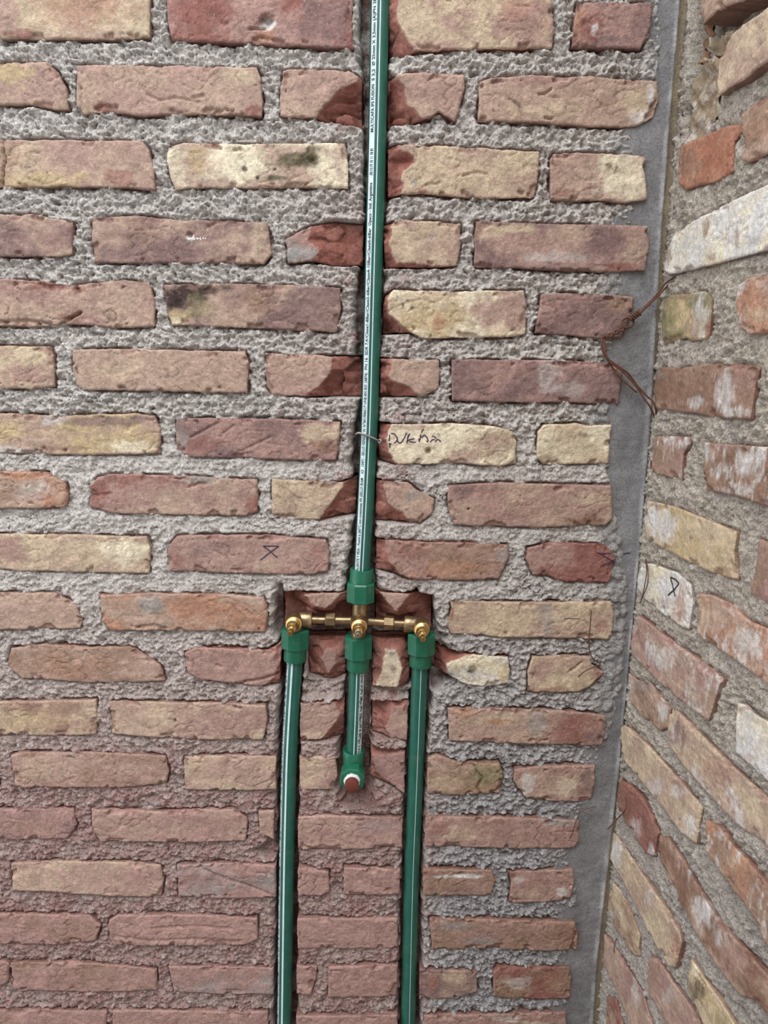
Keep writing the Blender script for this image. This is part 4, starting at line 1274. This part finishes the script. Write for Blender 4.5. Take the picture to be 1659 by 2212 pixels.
# brass mixer body
mix = bpy.data.objects.new('brass_mixer', None)
COL.objects.link(mix); mix.parent = plumb
Jc = np.array(P(776.5, 1341, PY)); Jl = np.array(P(637.5, 1338, PY)); Jr = np.array(P(909.5, 1350, PY))
mix.location = Vector(Jc) - base_of(plumb)
mix['label'] = 'tarnished brass mixer bar with three valve stems'
m = Mesh()
top3 = np.array(P(778.8, 1299, PY)); bot3 = np.array(P(774.9, 1376, PY))
m.lathe(top3, bot3 - top3, [(-.004, .0126), (.012, .0126), (.020, .0122), (np.linalg.norm(bot3 - top3) + .006, .0122)], 36)
m.lathe(Jc + np.array([0, .014, 0]), (0, -1, 0), [(0, .010), (.006, .0135), (.016, .0148), (.024, .0138), (.031, .0125)], 36)
m.build('centre_tee', M_BRASS, mix, angle=50)
for J, sgn in ((Jl, -1), (Jr, 1)):
    ax_ = J - Jc; L = np.linalg.norm(ax_); ax_ /= L
    m = Mesh()
    m.lathe(Jc, ax_, [(.004, .0080), (.016, .0068), (.022, .0062), (L - .02, .0062)], 28)
    m.build('connecting_tube', M_BRASS, mix, angle=50)
    m = Mesh()
    nc = np.array(P(714, 1338.5, PY)) if sgn < 0 else np.array(P(840, 1344.5, PY))
    m.lathe(nc - ax_ * .0078, ax_, [(0, .0075), (0, .0098), (.0012, .0108), (.0144, .0108), (.0156, .0098), (.0156, .0075)], 6, .26)
    m.build('union_nut', M_BRASS, mix, angle=25)
    m = Mesh()
    m.lathe(Jc + ax_ * (L - .0265), ax_, [(0, .0075), (0, .0122), (.001, .0130), (.010, .0128), (.018, .0122), (.026, .0118)], 36)
    # rounded heel of the elbow and its neck into the coupling below
    dn = np.array(P(638.9, 1357, PY)) - Jl if sgn < 0 else np.array(P(910.0, 1366, PY)) - Jr
    nb = [(-.0128 * math.cos(t), .0128 * math.sin(t)) for t in np.linspace(.02, math.pi / 2, 10)]
    m.lathe(J, dn, nb + [(np.linalg.norm(dn) + .006, .0124)], 36)
    m.lathe(J + np.array([0, .012, 0]), (0, -1, 0), [(0, .004), (.002, .010), (.008, .0126), (.018, .0134), (.026, .0128)], 36)
    m.build('valve_elbow', M_BRASS, mix, angle=50)
for J, e0, ext, mt in ((Jl, .016, .064, M_GOLD), (Jc, .021, .066, M_STEM), (Jr, .016, .064, M_GOLD)):
    out = np.array([0., -1, 0])
    v = bpy.data.objects.new('valve_cartridge', None)
    COL.objects.link(v)
    v.parent = mix
    v.location = Vector(J) - base_of(mix)
    m = Mesh()
    pr = [(e0 - .002, .0095), (e0, .0122), (e0 + .003, .0126), (e0 + .0045, .0122), (e0 + .005, .0102)]
    t = e0 + .0055
    for _ in range(5):
        pr += [(t, .0098), (t + .0008, .0107), (t + .0016, .0098)]; t += .0018
    pr += [(t, .0094), (t + .001, .0086), (t + .009, .0080), (t + .0105, .0068), (t + .0105, .003)]
    m.lathe(J, out, pr, 32)
    m.lathe(J + out * .0, out, [(t + .0108, .0058), (t + .013, .0056), (t + .0135, .0042)], 24)
    m.v and None
    a_ = np.array(m.v)
    # meshes of a mixer's cartridge are its third level: one mesh named for the stem and gland
    g = m.build('gland', M_GOLD, None, angle=40)
    m2 = Mesh()
    m2.lathe(J, out, [(t + .006, .0046), (t + .018, .0044), (t + .0185, .0036), (ext - .012, .0036), (ext - .0115, .0041), (ext - .001, .0041), (ext, .0034), (ext, .0020), (ext - .004, .0018)], 24)
    s_ = m2.build('stem', mt, None, angle=40)
    # keep three levels: gland and stem hang directly under the mixer
    bpy.data.objects.remove(v)
    g.parent = mix; s_.parent = mix
    g.name = 'valve_gland'; s_.name = 'valve_stem'
    g.location = g.location - base_of(mix); s_.location = s_.location - base_of(mix)

# elbow with plug at the bottom of the short pipe
Ec = np.array(P(763.0, 1659, PY + .004)); Et = np.array(P(764.3, 1618, PY))
elb = bpy.data.objects.new('plugged_elbow', None)
COL.objects.link(elb); elb.parent = plumb
elb.location = Vector(Ec) - base_of(plumb)
elb['label'] = 'green elbow closed with a red-brown plug'
m = Mesh()
d = Ec - Et; L = np.linalg.norm(d)
m.lathe(Et, d, [(.0030, .0128), (.0, .0150), (-.0004, .0166), (.0008, .0174), (L * .55, .0172), (L, .0172)] + [(L + .0172 * math.sin(t), .0172 * math.cos(t)) for t in np.linspace(.15, 1.5, 8)], 40)
m.build('socket', M_FIT, elb, angle=40)
m = Mesh()
m.lathe(Ec, (0, -1, 0), [(.000, .0150), (.006, .0180), (.012, .0200), (.036, .0203), (.0385, .0190), (.0385, .0125), (.030, .0122)], 8, math.pi / 8, cap1=False)
m.build('octagonal_outlet', M_FIT, elb, angle=25)
m = Mesh()
rr = np.random.RandomState(5)
m.lathe(Ec + np.array([0, 0, .0004]), (0, -1, 0), [(.028, .0116), (.0390, .0124), (.0412, .0130), (.043, .0122), (.0455, .0112), (.0455, .0100)], 30)
m.v = [tuple(np.array(p) + rr.uniform(-.0007, .0007, 3)) for p in m.v]
m.build('thread_tape', M_TAPE, elb, angle=60)
m = Mesh()
m.lathe(Ec + np.array([0, 0, 0]), (0, -1, 0), [(.030, .0108), (.0525, .0108), (.0545, .0104), (.0552, .0092), (.0552, .0)], 32, cap1=False)
m.build('plug', M_PLUG, elb, angle=40)

# ------------------------------------------------------------------ wires and nail
def wire(name, mat, strands, rad, label, cat, n=8, group=None):
    m = Mesh()
    for st in strands:
        m.tube(st, rad, n, 7)
    o = m.build(name, mat, None, angle=60)
    o['label'] = label; o['category'] = cat
    if group: o['group'] = group
    return o


nail = bpy.data.objects.new('bent_nail', None)
COL.objects.link(nail)
nb0 = P(768, 938, -.003)
nail.location = Vector(nb0)
nail['label'] = 'bent nail hooked across the long upper pipe to hold it'; nail['category'] = 'nail'
m = Mesh()
m.tube([P(772, 960, .034), P(769.5, 946, .012), P(768.5, 939, .001), P(774, 935.5, -.0040), P(786, 938.5, -.0050), P(800, 944, -.0050), P(813, 949.5, -.004), P(820.5, 953, -.001)], .00165, 12, 7)
m.build('shank', M_STEEL, nail)
m = Mesh()
e0, e1 = np.array(P(819.5, 952.5, -.0015)), np.array(P(821.2, 953.4, .0))
m.lathe(e0, e1 - e0, [(0, .0016), (0, .0034), (.001, .0036), (.0016, .0030)], 18)
m.build('head', M_STEEL, nail)


def helix(a, b, r, turns, ph=0, n=10):
    a, b = np.array(a), np.array(b); d = b - a; L = np.linalg.norm(d); d /= L
    x = np.cross(d, (0, -1, 0)); x /= np.linalg.norm(x); y = np.cross(d, x)
    return [a + d * L * t + r * (x * math.cos(2 * math.pi * turns * t + ph) + y * math.sin(2 * math.pi * turns * t + ph)) for t in np.linspace(0, 1, int(n * turns) + 2)]


def yR(px, py, h=0.003):
    """depth of the side wall's face seen at a pixel"""
    uv = RIGHT.uv([(px, py)], h)[0]
    return tuple(RIGHT.world(np.array([uv[0]]), np.array([uv[1]]), np.array([h]))[0])


W = -.008
wa = [yR(1458, 597, .001), P(1436, 614, -.016), P(1415, 640, -.015), P(1392, 664, -.012), P(1380, 676, -.010), P(1366, 684, -.009)]
wb_ = [yR(1462, 596, -.004), P(1447, 612, -.016), P(1420, 640, -.017), P(1394, 666, -.014), P(1378, 680, -.012), P(1362, 690, -.010)]
coil = helix(P(1383, 674, -.010), P(1360, 690, -.010), .0036, 5)
ring = [P(1356 + 13 * math.cos(t), 697 + 10 * math.sin(t), -.008 - .002 * math.sin(t)) for t in np.linspace(0, 2 * math.pi, 14)]
tw1 = helix(P(1358, 704, -.008), P(1303, 733, -.007), .0026, 2.2)
tw2 = helix(P(1358, 704, -.008), P(1303, 733, -.007), .0026, 2.2, math.pi)
l1 = [tw1[-1], P(1300, 742, -.008), P(1301, 756, -.008), P(1308, 770, -.008), P(1320, 790, -.007), P(1336, 813, -.008), P(1352, 827, -.008), P(1366, 840, -.008), P(1376, 848, -.007)]
l2 = [tw2[-1], P(1306, 745, -.010), P(1304, 760, -.010), P(1316, 777, -.010), P(1338, 793, -.010), P(1358, 808, -.009), P(1378, 835, -.010), P(1398, 856, -.011), P(1411, 868, -.012), P(1417, 888, -.010), yR(1417, 900, -.002)]
l3 = [tw2[-1], P(1309, 748, -.012), P(1307, 762, -.012), P(1318, 782, -.011), P(1345, 803, -.011), P(1372, 832, -.011), P(1392, 862, -.011), P(1405, 880, -.010), yR(1414, 902, -.002)]
wire('rusty_tie_wire', M_RUST, [wa, wb_, coil, ring, tw1, tw2, l1, l2, l3], .00135, 'twisted and knotted rusty tie wire spanning the concrete column', 'wire')
wire('rusty_wire', M_RUST, [[P(1277, 1318, -.004), P(1275.5, 1345, -.009), P(1273, 1378, -.010), P(1273, 1402, -.009), P(1279, 1420, -.006), P(1290, 1430, .0), P(1299, 1434, .006)],
                            [P(1249, 1462, -.005), P(1262, 1451, -.008), P(1278, 1443, -.008), P(1290, 1438, -.002), P(1299, 1434, .006)]], .00085,
     'hooked rusty wire with two ends hanging over a tan brick beside the concrete column', 'wire')
wire('rusty_wire', M_RUST, [[yR(1394, 1208, .001), yR(1397, 1235, .006), yR(1393, 1262, .007), yR(1389, 1282, .006), yR(1383, 1303, .003)],
                            [yR(1396, 1208, .001), yR(1400, 1240, .007), yR(1398, 1264, .008), yR(1391, 1282, .007), yR(1385, 1296, .003)]], .0007,
     'thin rusty wire hairpin on the whitewashed brick of the side wall', 'wire')
wire('rusty_wire', M_RUST, [[P(1286, 1742, -.002), P(1272, 1746, -.006), P(1258, 1752, -.009), P(1248, 1764, -.009), P(1241, 1784, -.007), P(1236, 1800, -.006), P(1230, 1812, -.003)]], .0006,
     'thin curved wire hanging over the end of a pink brick at the column edge', 'wire')
wire('rusty_wire', M_RUST, [[yR(1351, 1722, .006), yR(1354, 1738, .012), yR(1349, 1752, .014), P(1334, 1768, -.018), P(1322, 1781, -.012), P(1313, 1791, -.001)]], .0009,
     'short dark wire bridging from a red-brown side wall brick to the column', 'wire')
wire('rusty_wire', M_RUST, [[yR(1332, 2026, .002), P(1325, 2042, -.016), P(1316, 2062, -.010), P(1306, 2085, -.001)], [yR(1331, 2028, .002), yR(1327, 2044, .008), yR(1326, 2058, .004)]], .0007,
     'thin rusty wire stub low in the corner beside the column', 'wire')

# ------------------------------------------------------------------ marks on the bricks
def mark(key, strokes, wid, mat, name='marker_writing', wall=None, frame=None):
    if True:
        o, fr, bu, bv, bh = HEIGHTS[key]
    V, F = [], []
    for st in strokes:
        st = pts(st)
        q = []
        for a_, b_2 in zip(st[:-1], st[1:]):
            n = max(2, int(np.hypot(*(b_2 - a_)) / 1.5))
            q += [a_ + (b_2 - a_) * t for t in np.linspace(0, 1, n, endpoint=False)]
        q.append(st[-1])
        uv = fr.uv(np.array(q))
        if len(uv) > 4:
            k = np.array([.25, .5, .25])
            uv[1:-1] = uv[:-2] * .25 + uv[1:-1] * .5 + uv[2:] * .25
        T = np.gradient(uv, axis=0); T /= np.linalg.norm(T, axis=1)[:, None] + 1e-12
        Nn = np.stack([-T[:, 1], T[:, 0]], 1)
        n0 = len(V)
        for sgn in (-1, 1):
            e = uv + Nn * wid * sgn
            hh = []
            for p in e:
                dd = (bu - p[0]) ** 2 + (bv - p[1]) ** 2
                k = np.argsort(dd)[:6]
                hh.append(bh[k].max() + .0003)
            V += [tuple(x) for x in fr.world(e[:, 0], e[:, 1], np.array(hh))]
        n = len(uv)
        F += [(n0 + i, n0 + i + 1, n0 + n + i + 1, n0 + n + i) for i in range(n - 1)]
    V = np.array(V)
    me = bpy.data.meshes.new(name)
    me.from_pydata([tuple(p) for p in V - np.array(o.location)], [], F)
    return link(name, me, mat, o)


def zz(s, x0, y0, k):
    return ' '.join('%.2f,%.2f' % (x0 + float(p.split(',')[0]) / k, y0 + float(p.split(',')[1]) / k) for p in s.split())


DK = ['200,270 195,330 190,390', '195,430 200,480 208,525', '180,452 235,444', '230,240 290,245 340,300 357,350 325,410 285,432',
      '345,320 345,380 390,430 440,415 490,330 515,270 540,230', '605,240 575,290 555,350 540,432', '575,260 560,320 548,425', '690,345 600,358 565,372 620,408 720,415',
      '782,340 786,405 800,400', '820,260 808,330 798,380', '835,225 850,172 885,160', '830,322 870,285 900,270 940,320 970,395 930,402',
      '1005,415 1045,365 1100,362', '1040,290 1090,302 1125,345', '1110,412 1130,370 1165,355 1215,405']
mark('dk', [zz(s, 820, 910, 9.217) for s in DK], .0008, M_PURPLE)
mark('xa', ['569,1179 603,1179', '569,1179 585,1191 600,1204', '602,1180 583,1193 563,1209'], .0008, M_PURPLE)
mark('xb', ['1288,1193 1301,1195 1318,1194', '1295,1195 1310,1204 1328,1215', '1329,1207 1313,1215 1296,1222'], .0008, M_PURPLE)
mark('col', ['1348,1198 1355,1196 1363,1196.5'], .0008, M_PURPLE)
mark('ln', ['1217,1335 1235,1334.5 1253,1335'], .0004, M_BLACKMK)
mark('rb', ['1452,1247 1462,1251 1471,1260 1462,1272 1448,1286', '1452,1248 1457,1268 1463,1289'], .0011, M_BLACKMK)
mark('r3b', ['409,519 414,514 416,519', '417,515 421,514 419,518 422,518', '424,516 426,514 428,518 430,515', '434,513 432,516 436,518', '439,513 440,517', '443,515 446,516'], .0006, M_CHALK, 'chalk_writing')

# ------------------------------------------------------------------ crumpled paper and leaves stuffed in the broken corner
def crumple(name, mat, outl, h0, amp, label, cat, fold, seed, parent=None, group=None, tilt=(0, 0)):
    p = RIGHT.uv(pts(outl))
    step = .0016
    lo, hi = p.min(0) - .004, p.max(0) + .004
    U, V = np.meshgrid(np.arange(lo[0], hi[0], step), np.arange(lo[1], hi[1], step))
    sd = polysdf(U, V, p) + .0016 * fbm(U / .01, V / .01, 2, seed)
    keep, U, V, F4, F3 = grid_to_mesh(sd, U, V, step)
    u, v = U[keep], V[keep]
    f1, f2, cid = worley(u / fold + seed, v / fold, seed)
    c = p.mean(0)
    h = h0 + amp * (np.abs(fbm(u / (fold * 1.2), v / (fold * 1.6), 2, seed + 2)) * 1.6 + .5 * cid + .5 * f1 - .8) + tilt[0] * (u - c[0]) + tilt[1] * (v - c[1])
    top = RIGHT.world(u, v, h); bot = RIGHT.world(u, v, h - .0012)
    n = len(u); E = border_edges(F4, F3)
    SK = np.stack([E[:, 1], E[:, 0], E[:, 0] + n, E[:, 1] + n], 1)
    ct = top.mean(0)
    me = mesh_np(name, np.concatenate([top, bot]) - ct, np.concatenate([F4, F4[:, ::-1] + n, SK]), np.concatenate([F3, F3[:, ::-1] + n]))
    o = link(name, me, mat, None, label=label, cat=cat, group=group)
    o.location = Vector(ct)
    return o


crumple('crumpled_paper', M_PAPER, '1500,135 1520,128 1548,120 1565,150 1560,200 1550,235 1530,270 1515,300 1480,305 1474,270 1480,225 1490,190', -.009, .010,
        'crumpled weathered kraft paper stuffed above the orange broken brick', 'paper', .028, 21)
crumple('dry_leaf', M_LEAF, '1496,-30 1534,-30 1535,20 1540,40 1524,60 1520,95 1530,135 1515,140 1512,100 1508,55 1497,25', -.010, .010,
        'brown curled dry leaf wedged in the hollow beside the column', 'leaf', .018, 31, tilt=(.2, 0))
crumple('dry_leaf', M_PAPER, '1530,85 1560,68 1585,62 1590,80 1572,100 1566,135 1545,130 1535,110', -.012, .010,
        'pale folded dry leaf behind the brown one in the hollow', 'leaf', .016, 41, tilt=(-.1, .1))
